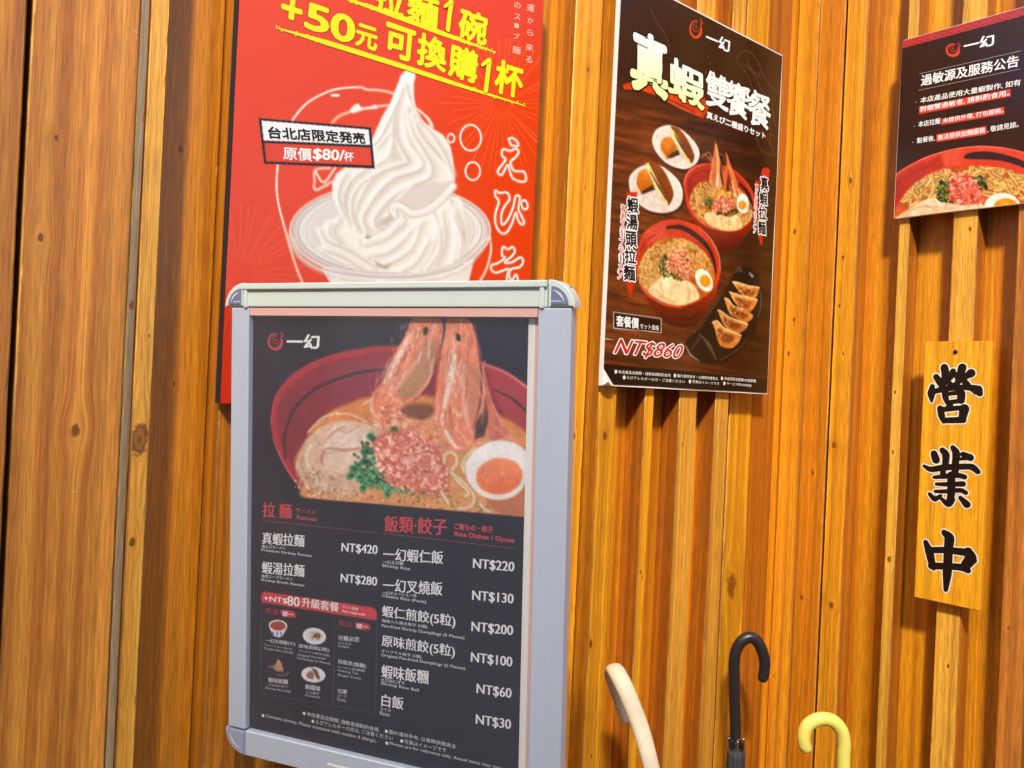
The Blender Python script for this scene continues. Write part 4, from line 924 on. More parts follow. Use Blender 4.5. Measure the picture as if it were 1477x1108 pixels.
# top rail is flipped open: a milky acrylic strip with a raised bead
tr = rail('top_rail', xL0+.022, xR1-.030, yT1+.001, yT0-.001, False, CLEAR_EDGE)
mlocal('bead', bar(xL0+.02, xR1-.03, yT0-.009, yT0-.0005, D1-.004, D1+.004, .002, 3), CLEAR_EDGE, None)
mlocal('bead', bar(xL0+.022, xL0+.028, yT1, yT0-.004, D1-.004, D1+.003, .0015, 2), CLEAR_EDGE, None); mlocal('bead', bar(xR1-.039, xR1-.033, yT1, yT0-.004, D1-.004, D1+.003, .0015, 2), CLEAR_EDGE, None)
def corner(cx, cy, r, a0, mat, name='corner_cap', n0=D0-.001, n1=D1+.001, rim=True):
    bm = bmesh.new(); ring = []
    pts = [(cx, cy)]+[(cx+r*math.cos(math.radians(a0+k*9)), cy+r*math.sin(math.radians(a0+k*9))) for k in range(11)]
    lo = [bm.verts.new((x, y, n0)) for x, y in pts]; hi = [bm.verts.new((x, y, n1)) for x, y in pts]
    bm.faces.new(hi); bm.faces.new(lo[::-1]); n = len(pts)
    for k in range(n): bm.faces.new((lo[k], lo[(k+1) % n], hi[(k+1) % n], hi[k]))
    bmesh.ops.recalc_face_normals(bm, faces=bm.faces)
    bmesh.ops.bevel(bm, geom=[e for e in bm.edges if e.verts[0].co.z > n1-1e-5 and e.verts[1].co.z > n1-1e-5], offset=.0018, segments=2, affect='EDGES')
    o = mlocal(name, bm, mat)
    if rim:                       # raised crescent moulding on the cap
        bm = bmesh.new(); vs = []
        for k in range(9):
            t = math.radians(a0+12+k*8.2); w = .0011*math.sin(math.pi*k/8)+.0002
            for rr in (r*.74-w, r*.74+w): vs.append(bm.verts.new((cx+rr*math.cos(t), cy+rr*math.sin(t), n1+.0006)))
        for k in range(8): bm.faces.new((vs[2*k], vs[2*k+1], vs[2*k+3], vs[2*k+2]))
        e = mlocal('moulded_mark', bm, plain('pale_moulding', (214, 214, 226), .4), None); e.parent = o
    return o
for cx_, a_ in ((xL0+.0215, 90), (xR1-.0285, 0)):
    corner(cx_, yT1+.0012, .0325, a_, CLEAR_EDGE, rim=False)
    sx = -1 if a_ == 90 else 1
    corner(cx_+sx*.0022, yT1+.0028, .0250, a_, CAP, name='cap_face', n0=D1-.002, n1=D1+.0022)
    bm_ = bar(cx_+sx*.004, cx_+sx*.0165, yT1+.0075, yT1+.0085, D1+.0021, D1+.0026, 0) if sx > 0 else bar(cx_+sx*.0165, cx_+sx*.004, yT1+.0075, yT1+.0085, D1+.0021, D1+.0026, 0)
    mlocal('moulded_line', bm_, plain('pale_line', (224, 224, 232), .4))
CAPB = plain('grey_corner_plastic', (158, 162, 184), .45, vary=.05)
corner(xL0+.029, yB0-.0015, .0335, 180, CAPB); corner(xR1-.040, yB0-.0055, .0335, 270, CAPB)
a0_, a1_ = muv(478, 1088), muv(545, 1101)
mlocal('bottom_white_bar', bar(a0_[0], a1_[0], yB0-.0205, yB0-.0175, D1-.0005, D1+.0008, 0), WHITE_P)  # short thin white bar on the face of the bottom rail
# print painted in layout units
a = Art(Sheet(menu_sh.O, menu_sh.U, menu_sh.V, wI, hI), .00125)
t = np.clip((a.Y-460)/600, 0, 1)[:, None]
BGm = (20, 24, 42)
a.c[:] = np.array(BGm)*(.93+.14*fbm(a.X, a.Y, 70, 8)[:, None])
photo = [(360, 440), (770, 440), (770, 747), (757, 746), (365, 712), (360, 712)]
a.clip_poly(photo)
RIM = (180, 40, 52)
outer = [(391, 611), (394, 580), (407, 556), (430, 535), (460, 518), (500, 507), (545, 500), (592, 499), (640, 504), (690, 519), (730, 539), (770, 565), (830, 620), (830, 780), (470, 780), (440, 712), (420, 686), (403, 656), (394, 632)]
a.z(0, 0, 1)
a.poly(outer, (172, 40, 52), soft=1.6, smooth=True)
inner = [(400, 612), (402, 584), (415, 562), (436, 543), (465, 527), (503, 516), (545, 509), (592, 508), (640, 513), (688, 528), (728, 549), (770, 577), (830, 640), (830, 780), (490, 780), (452, 712), (430, 684), (412, 655), (403, 632)]
a.poly(inner, ((140, 38, 54), (122, 32, 44)), soft=2, smooth=True, tex=.06)
a.poly([(470, 530), (590, 510), (640, 600), (560, 620), (480, 600)], (140, 60, 78), .5, soft=14)
a.line([(391, 612), (396, 578), (410, 554), (434, 532), (500, 506), (560, 499), (600, 499)], [2.5, 1.6, 1.4, 1, .6], (206, 84, 96), .7, soft=1.6); a.line([(394, 632), (404, 658), (422, 689), (444, 715)], [1.5, 2.6, 3], (214, 96, 108), .9, soft=1.6)
a.z(400, 455, 4.028); a.line([(640, 312), (500, 328), (370, 363), (230, 423), (120, 518), (65, 620), (42, 720), (45, 830)], [3.2, 4, 4, 4, 3.6, 3], (44, 30, 42), soft=1.5)
a.z(560, 455, 3.756); a.poly([(520, 250), (640, 300), (760, 380), (760, 700), (640, 560), (560, 400)], (178, 60, 66), .8, soft=4)
a.line([(500, 258), (640, 312), (760, 396)], [1.5, 3, 3.5], (236, 140, 140), .9, soft=2); a.line([(572, 400), (680, 458), (760, 530)], [1.6, 3, 3], (44, 28, 34)); a.line([(640, 578), (680, 630), (735, 682)], [.8, 1.6, 1], (246, 220, 216))
# broth
a.z(400, 455, 4.028)
soup = [(100, 850), (150, 750), (220, 640), (300, 565), (420, 510), (560, 470), (900, 470), (1250, 560), (1500, 760), (1500, 1200), (260, 1090), (150, 960)]
a.poly(soup, ((222, 136, 74), (226, 160, 98)), soft=6, smooth=True, tex=.12, tsc=18)
for p in ([(230, 640), (300, 580), (400, 572), (480, 600)], [(300, 580), (420, 575), (520, 620)], [(500, 520), (540, 495), (600, 480)], [(180, 680), (260, 600), (330, 575)]): a.tube(p, 3.0, (228, 186, 142), (246, 216, 182), (180, 116, 74))
# pork roll
a.poly([(110, 900), (130, 800), (190, 700), (300, 628), (430, 612), (540, 640), (640, 700), (600, 900), (520, 1000), (420, 1060), (300, 1050), (190, 990)], ((226, 190, 166), (214, 176, 148)), soft=2.5, smooth=True, tex=.14, tsc=10)
a.poly([(270, 790), (300, 720), (380, 660), (480, 670), (540, 730), (520, 760), (400, 780)], (238, 212, 198), .9, soft=4, smooth=True, tex=.1); a.poly([(270, 830), (300, 800), (420, 785), (500, 800), (480, 860), (400, 910), (320, 925), (275, 890)], (236, 206, 188), .9, soft=4, smooth=True, tex=.1)
for p, w, c in (([(520, 765), (400, 782), (285, 775), (258, 840), (270, 870)], [2, 4, 3, 4, 1], (176, 118, 96)), ([(345, 655), (400, 680), (480, 640)], [1, 2, 1], (186, 130, 104)), ([(250, 760), (330, 680), (420, 625)], [1, 3, 1], (196, 140, 112)), ([(200, 740), (170, 830), (230, 960), (330, 1010)], [2, 5, 5, 2], (250, 232, 220)), ([(140, 800), (150, 900), (240, 1010)], [2, 4, 2], (196, 148, 118)), ([(280, 700), (340, 650), (430, 630)], [1, 3, 1], (250, 236, 226)), ([(300, 900), (400, 930), (470, 880)], [1, 4, 1], (200, 150, 124)), ([(310, 940), (330, 955)], [3, 3], (170, 100, 76)), ([(560, 630), (575, 645)], [3, 2], (255, 250, 245))): a.line(p, w, c, .7, soft=2.5)
a.blobs(150, 200, 980, 120, 90, [(196, 150, 118), (226, 192, 164), (170, 118, 88), (240, 214, 190)], .8, 2.2, rot=45); a.blobs(120, 400, 1050, 240, 40, [(206, 150, 110), (230, 190, 150), (180, 120, 84)], .8, 2.4, rot=6)
# prawns
a.z(320, 400, 2.84)
PRs, PRl, PRd = (236, 142, 104), (255, 232, 212), (150, 78, 60)
a.poly([(610, 560), (640, 520), (740, 530), (800, 580), (880, 560), (960, 600), (1100, 620), (1200, 660), (1180, 720), (900, 720), (700, 650), (620, 610)], (226, 152, 112), .9, soft=5, smooth=True, tex=.15)
a.blobs(60, 720, 590, 100, 40, [(240, 176, 146), (250, 204, 176), (226, 140, 110)], 2, 6); a.blobs(60, 980, 650, 190, 50, [(230, 150, 112), (240, 180, 140), (214, 130, 90)], 1.5, 5)
s1 = [(790, 150), (870, 150), (905, 190), (893, 290), (850, 430), (760, 520), (738, 520), (742, 560), (690, 585), (640, 590), (610, 545), (625, 470), (660, 420), (700, 330), (755, 230)]
a.poly(s1, PRs, soft=1.6, smooth=True, tex=.12, tsc=9); a.poly([(830, 260), (890, 260), (850, 420), (770, 500), (700, 480), (760, 380)], (170, 134, 100), .75, soft=6)
for p, w, c in (([(790, 190), (740, 300), (690, 390), (660, 440)], [3, 8, 8, 3], PRl), ([(760, 260), (700, 360)], [3, 5], (255, 244, 234)), ([(880, 180), (830, 300), (740, 420), (700, 470)], [2, 6, 10, 6], (232, 160, 138)), ([(905, 190), (890, 300), (850, 430), (790, 505)], [2, 4, 3, 2], (120, 56, 46)), ([(870, 330), (850, 420), (800, 490)], [1, 3, 2], (240, 190, 164)), ([(620, 470), (612, 540), (650, 585)], [2, 3.5, 2], (250, 226, 212)), ([(650, 440), (720, 480), (760, 500)], [2, 2, 1], (176, 90, 70)), ([(700, 440), (690, 480), (740, 520)], [4, 6, 4], (240, 180, 156))): a.line(p, w, c, .8, soft=2.5)
a.blobs(40, 690, 560, 60, 40, [(236, 160, 132), (250, 206, 184), (206, 110, 84)], 1.5, 4)
s2 = [(925, 160), (1010, 170), (1040, 240), (1060, 330), (1078, 430), (1068, 560), (1040, 645), (1000, 705), (950, 705), (900, 650), (872, 585), (878, 480), (895, 330), (915, 220)]
a.poly(s2, (234, 138, 104), soft=1.6, smooth=True, tex=.12, tsc=9); a.poly([(985, 330), (1060, 380), (1068, 520), (1030, 620), (980, 560), (975, 430)], (206, 132, 106), .7, soft=6)
a.poly([(1040, 600), (1080, 520), (1100, 560), (1075, 650), (1035, 665)], (64, 40, 36), .9, soft=3); a.poly([(735, 545), (770, 520), (850, 520), (870, 550), (830, 585), (770, 575)], (112, 66, 46), .85, soft=7, smooth=True)
a.poly([(1055, 330), (1075, 380), (1110, 510), (1150, 600), (1175, 640), (1100, 665), (1090, 560), (1070, 440)], (214, 116, 96), soft=2, smooth=True, tex=.12)
for p, w, c in (([(955, 320), (935, 420), (912, 540)], [5, 11, 6], (254, 244, 234)), ([(905, 560), (900, 600), (930, 650), (960, 700)], [4, 5, 5, 3], (252, 236, 226)), ([(885, 500), (880, 580)], [2, 3], (240, 190, 170)), ([(1000, 300), (990, 420), (1000, 560), (1020, 640)], [2, 6, 8, 3], (236, 170, 146)), ([(1045, 260), (1062, 380), (1060, 500), (1030, 620)], [1, 3, 3, 1], (96, 46, 40)), ([(1055, 380), (1075, 470), (1062, 560)], [1, 2.4, 1], (246, 206, 186)), ([(905, 210), (890, 330), (875, 480), (868, 590)], [1, 3, 3, 2], (206, 92, 76)), ([(960, 240), (940, 330)], [3, 5], (246, 206, 190)), ([(940, 660), (960, 620), (1010, 680)], [2, 3, 2], (246, 200, 180)), ([(1110, 520), (1150, 610)], [2, 3], (238, 160, 136)), ([(985, 700), (950, 690), (915, 640)], [2, 4, 2], (250, 226, 214))): a.line(p, w, c, .85, soft=2.2)
for k in range(26):
    x = rng.uniform(790, 1050); y = rng.uniform(165, 260); a.line([(x, y), (x+rng.uniform(-40, 25), y+rng.uniform(60, 180))], rng.uniform(.5, 1.6), ((240, 190, 170), (176, 74, 60), (250, 226, 210))[k % 3], .7)
for p in ([(900, 170), (870, 300), (800, 430)], [(880, 165), (850, 210), (830, 290)], [(950, 165), (975, 240), (1000, 300)], [(1030, 170), (1055, 290), (1065, 330)], [(1000, 160), (1020, 240), (1050, 300)], [(790, 180), (820, 160), (850, 165)]): a.line(p, [.8, 1.8, .8], (206, 96, 80), .8)
for (q, base) in (([(800, 170), (770, 260), (720, 350), (680, 430), (640, 520)], 60), ([(960, 170), (955, 300), (945, 430), (930, 560), (940, 660)], 70)):
    q = spline(q, 12)
    for j in range(170):              # shell streaks and freckles along each prawn
        i = rng.integers(len(q)-6); o = rng.normal(0, base*.5); d = q[min(i+5, len(q)-1)]-q[i]; nrm = np.array([-d[1], d[0]])/(np.hypot(*d)+1e-6)
        p0 = q[i]+nrm*o; l = rng.uniform(.4, 1.6)
        a.line([p0, p0+d*l*.5+nrm*rng.normal(0, 5), p0+d*l+nrm*rng.normal(0, 8)], rng.uniform(.5, 2.0), ((250, 226, 208), (190, 88, 62), (240, 170, 140), (150, 76, 50), (255, 244, 236), (226, 120, 86))[j % 6], rng.uniform(.25, .65), soft=1.4)
for p in ([(640, 470), (622, 530), (650, 575), (700, 590)], [(655, 455), (700, 470), (745, 500)], [(880, 560), (900, 640), (950, 700)], [(1040, 430), (1075, 520), (1068, 600)], [(700, 545), (760, 590), (850, 600)], [(860, 600), (930, 620), (1010, 690), (1100, 680)], [(1100, 600), (1160, 650), (1190, 690)]):
    a.line(p, [2, 5, 2], (232, 116, 78), .55, soft=3); a.line(np.array(p)+(-6, -7), [.8, 1.8, .8], (255, 230, 212), .45, soft=2)
a.ell(835, 220, 10, 18, (40, 28, 26), 15, soft=1.5); a.ell(968, 246, 9, 17, (36, 26, 26), -8, soft=1.5)
# scallion, pink flakes, noodles
a.z(400, 455, 4.028)
GM = [(46, 118, 74), (82, 150, 98), (28, 84, 52), (120, 176, 122), (60, 130, 84)]
a.blobs(90, 540, 860, 110, 150, [(26, 76, 48), (40, 104, 64)], 1.5, 4, rot=20)
for x, y in [(540, 700), (520, 790), (560, 830), (600, 905), (530, 960), (450, 890), (620, 990), (600, 760), (500, 1000), (430, 930), (560, 720), (480, 940), (610, 850), (580, 960), (650, 1020), (690, 1000), (470, 870), (550, 900), (680, 680), (640, 1040), (515, 850)]:
    r = rng.uniform(20, 36); q = rng.uniform(0, 180); c = np.array(GM[rng.integers(5)], float)
    a.ell(x, y, r, r*.7, c, q, soft=1.3); g = np.linspace(0, 2*np.pi, 14, endpoint=False); a.line(np.stack([x+r*.8*np.cos(g), y+r*.55*np.sin(g)], 1), 1.3, np.minimum(c*1.5+20, 235), .8, closed=True); a.ell(x+2, y+2, r*.35, r*.25, c*.5, q)
a.z(320, 400, 2.84)
PM = [(234, 140, 118), (244, 180, 158), (204, 96, 80), (250, 206, 188), (222, 120, 98)]
a.blobs(110, 640, 830, 60, 40, GM, 1.2, 3); a.blobs(60, 800, 880, 130, 30, GM+[(60, 50, 30)], 1.2, 3)
a.poly([(640, 650), (720, 630), (830, 660), (900, 720), (930, 800), (925, 870), (860, 895), (780, 850), (690, 850), (660, 780), (620, 700)], (208, 110, 92), soft=4, smooth=True)
a.blobs(260, 775, 755, 148, 122, PM, 2.2, 4.6, rot=22, power=.6); a.blobs(60, 890, 835, 60, 60, PM, 1.8, 4); a.blobs(200, 775, 750, 150, 126, [(250, 216, 200), (246, 190, 170), (178, 78, 62)], .8, 1.9, rot=22, power=.6)
for k in range(150):
    x, y = 775+rng.normal(0, 68), 752+rng.normal(0, 56); g = rng.uniform(0, 6.3); r = rng.uniform(6, 13); a.line([(x, y), (x+r*math.cos(g), y+r*math.sin(g)), (x+r*math.cos(g+.9)*1.4, y+r*math.sin(g+.9)*1.4)], [1.2, 2.6, 1], PM[k % 5], .9, soft=1.2)
NB, NLm, NDm = (228, 196, 156), (250, 230, 204), (170, 116, 74)
a.blobs(160, 900, 920, 220, 45, [(196, 140, 96), (226, 176, 128), (160, 106, 66), (120, 110, 60)], .8, 2.4, rot=5)
for p in ([(912, 760), (915, 730), (940, 718), (962, 735), (960, 770), (940, 800), (960, 830)], [(940, 800), (1000, 850), (1035, 900), (1020, 940), (970, 950)], [(1040, 700), (1000, 740), (985, 780), (1000, 810)], [(960, 830), (1010, 880), (1000, 900)], [(1000, 760), (990, 800)], [(1060, 930), (1080, 955), (1100, 960)], [(1130, 925), (1180, 950), (1200, 970)], [(1180, 920), (1230, 935)], [(900, 880), (930, 930)]): a.tube(p, 4.6, NB, NLm, NDm)
a.ell(1200, 860, 130, 120, (196, 112, 78), a=.9, soft=3)
a.poly([(1000, 790), (1010, 740), (1050, 700), (1110, 672), (1170, 672), (1220, 690), (1250, 730), (1252, 800), (1235, 860), (1190, 900), (1120, 912), (1060, 890), (1015, 845)], ((244, 242, 244), (250, 240, 234)), soft=1.6, smooth=True)
a.ell(1137, 814, 98, 77, (226, 196, 180), -6, .6, soft=4); a.ell(1137, 815, 95, 74, ((250, 146, 98), (240, 116, 66)), -6, soft=1.8)
for k in range(12): a.line([(1070+k*10, 770+rng.uniform(0, 60)), (1078+k*10, 800+rng.uniform(0, 50))], .7, (252, 190, 160), .5)
a.ell(1148, 802, 4, 4, (255, 240, 230))
a.clip = None
a.z(0, 0, 1); a.soften(a.mask_poly([(366, 458), (762, 458), (757, 745), (366, 711)], 1.5), 1, .075, 9)
a.line([(360, 711.5), (757, 745.8)], 1.0, (30, 30, 40), .7, smooth=False)
a.z(320, 400, 2.84); logo_ring(a, 219, 263, 32, 37, (196, 62, 74), BGm)
# set-menu box
a.z(360, 840, 5.54)
BX = (92, 84, 100)
for p in ([(95, 160), (92, 870), (110, 890), (985, 1042), (1010, 1015), (1015, 303)], [(682, 262), (668, 980)]): a.line(p, .9, BX, .8, smooth=False)
a.poly([(95, 160), (95, 100), (105, 80), (125, 74), (970, 198), (1005, 212), (1016, 240), (1015, 304)], (206, 58, 68), soft=1.2)
for cx, cy in ((308, 250), (902, 350)): a.poly([(cx-58, cy-8), (cx-48, cy-30), (cx+40, cy-20), (cx+60, cy+8), (cx+48, cy+30), (cx-40, cy+20)], (206, 58, 68), smooth=True)
a.poly([(158, 365), (298, 365), (262, 430), (235, 440), (196, 430)], (226, 228, 238)); 
for x in (190, 222, 252): a.poly([(x-8, 395), (x+8, 395), (x+4, 432), (x-4, 432)], (96, 112, 170))
a.ell(228, 346, 74, 46, (234, 232, 238), 4); a.ell(228, 348, 63, 37, (176, 52, 52), 4, tex=.3, tsc=3); a.ell(232, 335, 20, 14, (76, 110, 60))
a.ell(518, 430, 93, 66, (228, 230, 238), 8); a.ell(518, 430, 70, 46, (206, 206, 216), 8, .7); a.blobs(30, 520, 432, 52, 32, [(196, 154, 112), (226, 190, 150), (120, 84, 58), (90, 60, 44)], 1.2, 2.6)
a.ell(230, 718, 100, 30, (34, 34, 42), 6); a.poly([(140, 672), (200, 655), (206, 680), (160, 684)], (116, 84, 66)); a.poly([(230, 612), (252, 640), (272, 690), (266, 716), (225, 712), (188, 690)], ((206, 164, 126), (176, 128, 92)), soft=1.5, tex=.15, tsc=3); a.line([(220, 742), (280, 742), (318, 718)], 1.4, (150, 110, 90))
a.ell(510, 738, 96, 62, (228, 230, 236), 6); a.poly([(450, 740), (480, 705), (520, 720), (510, 775), (470, 770)], (150, 110, 92)); a.poly([(495, 680), (540, 700), (566, 770), (545, 782), (520, 740)], (106, 74, 62)); a.line([(490, 685), (515, 730), (545, 782)], 1.6, (214, 188, 160))
ins = a.build('printed_menu', print_mat('menu_print', .38, .4), stand, .0002)
L = Lettering(menu_sh, .0004, .00003); L.z(320, 700, 2.715)
MW, MR, MG = (236, 238, 242), (204, 66, 72), (176, 178, 188)
S = dict(bold=.004, serif=.035)
def M(t, x0, y0, x1, y1, h, c=MW, **k):
    L.text(t, (x0, y0), (x1, y1), (x0+1.5, y0-h), c, **{**S, **k})
def m_(t, x0, y0, x1, y1, h, c=MG): L.text(t, (x0, y0), (x1, y1), (x0, y0-h), np.minimum(np.array(c)*1.15, 250), .016)
M('拉 麵', 160, 124, 272, 132, 58, MR); m_('ラーメン', 292, 105, 370, 113, 16, (170, 62, 70)); m_('Ramen', 295, 132, 373, 142, 16, (170, 62, 70))
M('飯類·餃子', 636, 182, 880, 196, 64, MR); m_('ご飯もの・餃子', 912, 172, 1062, 187, 25, (190, 66, 72)); m_('Rice Dishes / Gyoza', 912, 203, 1147, 230, 23, (190, 66, 72))
L.rule((158, 137), (610, 187), .0006, (150, 70, 80)); L.rule((630, 188), (1148, 247), .0006, (150, 70, 80))
for row in (('真蝦拉麵', 158, 230, 322, 242, 47, '真えびラーメン', 158, 245, 250, 253, 12, 'Premium Shrimp Ramen', 156, 260, 352, 284, 13, 'NT$420', 468, 264, 608, 275, 39),
            ('蝦湯拉麵', 157, 345, 322, 360, 48, '海老スープラーメン', 156, 361, 278, 374, 13, 'Shrimp Broth Ramen', 155, 377, 323, 400, 13, 'NT$280', 465, 384, 606, 399, 39),
            ('一幻蝦仁飯', 632, 294, 865, 309, 50, '一幻えび飯', 630, 307, 712, 313, 14, 'Shrimp Rice', 629, 322, 738, 336, 14, 'NT$220', 983, 329, 1143, 344, 43),
            ('一幻叉燒飯', 631, 416, 862, 432, 52, '一幻チャーシュー丼', 630, 427, 763, 440, 14, 'Chashu Rice (Pork)', 628, 440, 800, 466, 14, 'NT$130', 980, 454, 1140, 469, 43),
            ('蝦仁煎餃(5粒)', 627, 521, 913, 562, 52, '海老入り焼き餃子 (5個)', 627, 537, 805, 562, 14, 'Pan-fried Shrimp Dumplings (5 Pieces)', 627, 557, 950, 606, 14, 'NT$200', 977, 576, 1138, 593, 43),
            ('原味煎餃(5粒)', 626, 636, 911, 680, 52, 'オリジナル餃子 (5個)', 626, 655, 782, 680, 14, 'Original Pan-fried Dumplings (5 Pieces)', 625, 672, 953, 726, 14, 'NT$100', 975, 696, 1135, 716, 43),
            ('蝦味飯糰', 625, 753, 807, 779, 52, 'えびおにぎり', 624, 768, 716, 782, 14, 'Shrimp Rice Ball', 624, 783, 772, 811, 14, 'NT$60', 997, 819, 1132, 839, 43),
            ('白飯', 625, 864, 710, 879, 48, 'ライス', 621, 882, 662, 888, 13, 'Rice', 620, 898, 657, 905, 14, 'NT$30', 994, 939, 1130, 961, 43)):
    M(*row[0:6]); m_(*row[6:12]); m_(*row[12:18]); M(*row[18:24], serif=.05, bold=.0)
def foot(t, x0, y0, x1, y1, h=17, c=(206, 208, 216)):
    L.disc((x0+5, y0-h*.4), .0022, (240, 240, 244)); L.text(t, (x0+16, y0+3), (x1, y1), (x0+16, y0-h+3), c, .004)
foot('本店產品含蝦類, 過敏者請斟酌食用', 318, 900, 613, 966); foot('えびアレルギーの方は, ご注意ください', 352, 931, 670, 1000); foot('Contains shrimp. Please consume with caution if allergic.', 157, 908, 607, 1012, 16)
foot('圖片僅供參考, 以實際供應為主', 640, 970, 918, 1032); foot('写真はイメージです', 700, 1008, 880, 1047); foot('Photos are for reference only. Actual items may vary.', 642, 1016, 1100, 1118, 16)
L.z(360, 840, 5.54)
M('+NT$', 115, 150, 300, 174, 45); M('80', 302, 182, 398, 194, 74); M('升級套餐', 418, 192, 712, 238, 74); m_('セット変更', 745, 205, 870, 226, 22, (236, 190, 190)); m_('Set Upgrade', 742, 242, 925, 272, 24, (236, 190, 190))
M('附餐', 130, 250, 232, 264, 48, (150, 44, 54)); M('擇一', 262, 270, 350, 278, 40); M('飲品', 710, 344, 820, 360, 48, (150, 44, 54)); M('擇一', 856, 368, 944, 378, 40)
for t_, x0, y0, x1, y1, h in (('一幻叉燒飯(小)', 130, 482, 365, 512, 36), ('原味煎餃(3粒)', 393, 526, 637, 560, 36), ('蝦味飯糰', 150, 796, 305, 815, 38), ('銅鑼燒', 445, 852, 565, 870, 40), ('可爾必思', 708, 462, 877, 477, 40), ('烏龍茶(無糖)', 705, 652, 930, 692, 40), ('可樂', 703, 887, 780, 895, 38)): M(t_, x0, y0, x1, y1, h, (206, 208, 216))
for t_, x0, y0, x1, y1, h in (('チャーシュー丼(小)', 118, 508, 340, 545, 20), ('Chashu Rice (Small)', 115, 538, 350, 577, 22), ('オリジナル餃子(3個)', 392, 556, 640, 596, 20), ('Original Pan-fried', 385, 590, 608, 623, 22), ('Dumplings (3 Pieces)', 383, 616, 645, 662, 22), ('えびおにぎり', 155, 826, 300, 846, 20), ('Shrimp Rice Ball', 128, 854, 330, 887, 22), ('どら焼き', 455, 888, 555, 900, 22), ('Dorayaki', 448, 914, 562, 932, 22), ('カルピス', 708, 492, 815, 502, 20), ('Calpis', 708, 520, 797, 531, 22), ('ウーロン茶(無糖)', 705, 688, 925, 720, 22), ('Oolong Tea', 705, 715, 870, 744, 24), ('(Sugar Free)', 705, 750, 888, 782, 24), ('コーラ', 703, 912, 775, 922, 20), ('Cola', 700, 943, 770, 955, 24)): m_(t_, x0, y0, x1, y1, h, (150, 152, 166))
L.z(320, 400, 2.84); L.text('一幻', (268, 290), (398, 292), (270, 236), MW, .035, rough=.08)
L.build('lettering', print_mat('menu_ink', .4, .3), stand)
# clear cover sheet: slightly milky, a bluish diffuse mix stands in for reflected haze
cm, ct, cb_ = new_mat('clear_cover'); ct.nodes.remove(cb_)
out = ct.nodes['Material Output']; tr_ = ct.nodes.new('ShaderNodeBsdfTransparent'); df = ct.nodes.new('ShaderNodeBsdfDiffuse'); gl = ct.nodes.new('ShaderNodeBsdfGlossy')
df.inputs[0].default_value = (.80, .84, .95, 1); gl.inputs['Roughness'].default_value = .12
m1 = ct.nodes.new('ShaderNodeMixShader'); m2 = ct.nodes.new('ShaderNodeMixShader')
nz_ = ct.nodes.new('ShaderNodeTexNoise'); nz_.inputs['Scale'].default_value = 9; mr = ct.nodes.new('ShaderNodeMapRange'); mr.inputs[3].default_value = .035; mr.inputs[4].default_value = .06
tcc = ct.nodes.new('ShaderNodeTexCoord'); ct.links.new(tcc.outputs['Object'], nz_.inputs['Vector']); ct.links.new(nz_.outputs[0], mr.inputs[0])
ct.links.new(mr.outputs[0], m1.inputs[0]); ct.links.new(tr_.outputs[0], m1.inputs[1]); ct.links.new(df.outputs[0], m1.inputs[2])
m2.inputs[0].default_value = .05; ct.links.new(m1.outputs[0], m2.inputs[1]); ct.links.new(gl.outputs[0], m2.inputs[2]); ct.links.new(m2.outputs[0], out.inputs[0])
bm = bmesh.new(); n = .0062
vs = [bm.verts.new(p) for p in ((0, -hI, n), (xR0-.0004, -hI, n), (xR0-.0004, .010, n), (0, .010, n))]; bm.faces.new(vs)
mlocal('clear_cover', bm, cm)
# pole and base (below the picture)
POLE = plain('stand_steel', (150, 154, 162), .35, metal=.7)
def lathe(name, prof, parent, mat, n=28, off=(0, 0, 0), smooth=True):
    V, F = [], []
    for r, z in prof:
        for k in range(n): V.append((off[0]+r*math.cos(2*math.pi*k/n), off[1]+r*math.sin(2*math.pi*k/n), off[2]+z))
    m = len(prof)
    for i in range(m-1):
        for k in range(n): F.append((i*n+k, i*n+(k+1) % n, (i+1)*n+(k+1) % n, (i+1)*n+k))
    F.append(tuple(range(n-1, -1, -1))); F.append(tuple((m-1)*n+k for k in range(n)))
    me = bpy.data.meshes.new(name); me.from_pydata(V, [], F); me.update()
    if smooth:
        for p in me.polygons: p.use_smooth = len(p.vertices) == 4
    return link(name, me, mat, parent)
lathe('base', [(.15, .001), (.15, .012), (.145, .018), (.03, .024), (.022, .03)], stand, POLE)
lathe('pole', [(.016, .028), (.016, 1.25)], stand, POLE)

# ================================================================== hanging plank sign
pk_sh = Sheet((-.070, -.3772, 1.6472), (0, -1, 0), (0, 0, -1), .1398, .5782)
plank = thing('plank_sign', 'hanging varnished wooden plank sign with three black brush characters outlined in white', 'sign', (-.06, -.447, 1.36))
pm = wood('plank_wood', (244, 170, 36), (214, 130, 14), seed=55, ring=.45, rings=70, rough=.35, worn=.5)
V, F = [], []
bm = bmesh.new(); bmesh.ops.create_cube(bm, size=1)
for v in bm.verts: v.co = Vector((v.co.x*.1398, v.co.y*.016, v.co.z*.5782))
bmesh.ops.bevel(bm, geom=list(bm.edges), offset=.0016, segments=2, affect='EDGES')
me = bpy.data.meshes.new('board'); bm.to_mesh(me); bm.free()
for p in me.polygons:
    if max(abs(c) for c in p.normal) < .98: p.material_index = 1
bo = link('board', me, [pm, WORN_EDGE], plank); bo.rotation_euler = (0, 0, -math.pi/2)
bo.location = Vector((-.062, -.3772-.0699, 1.6472-.2891))-Vector(plank.location)
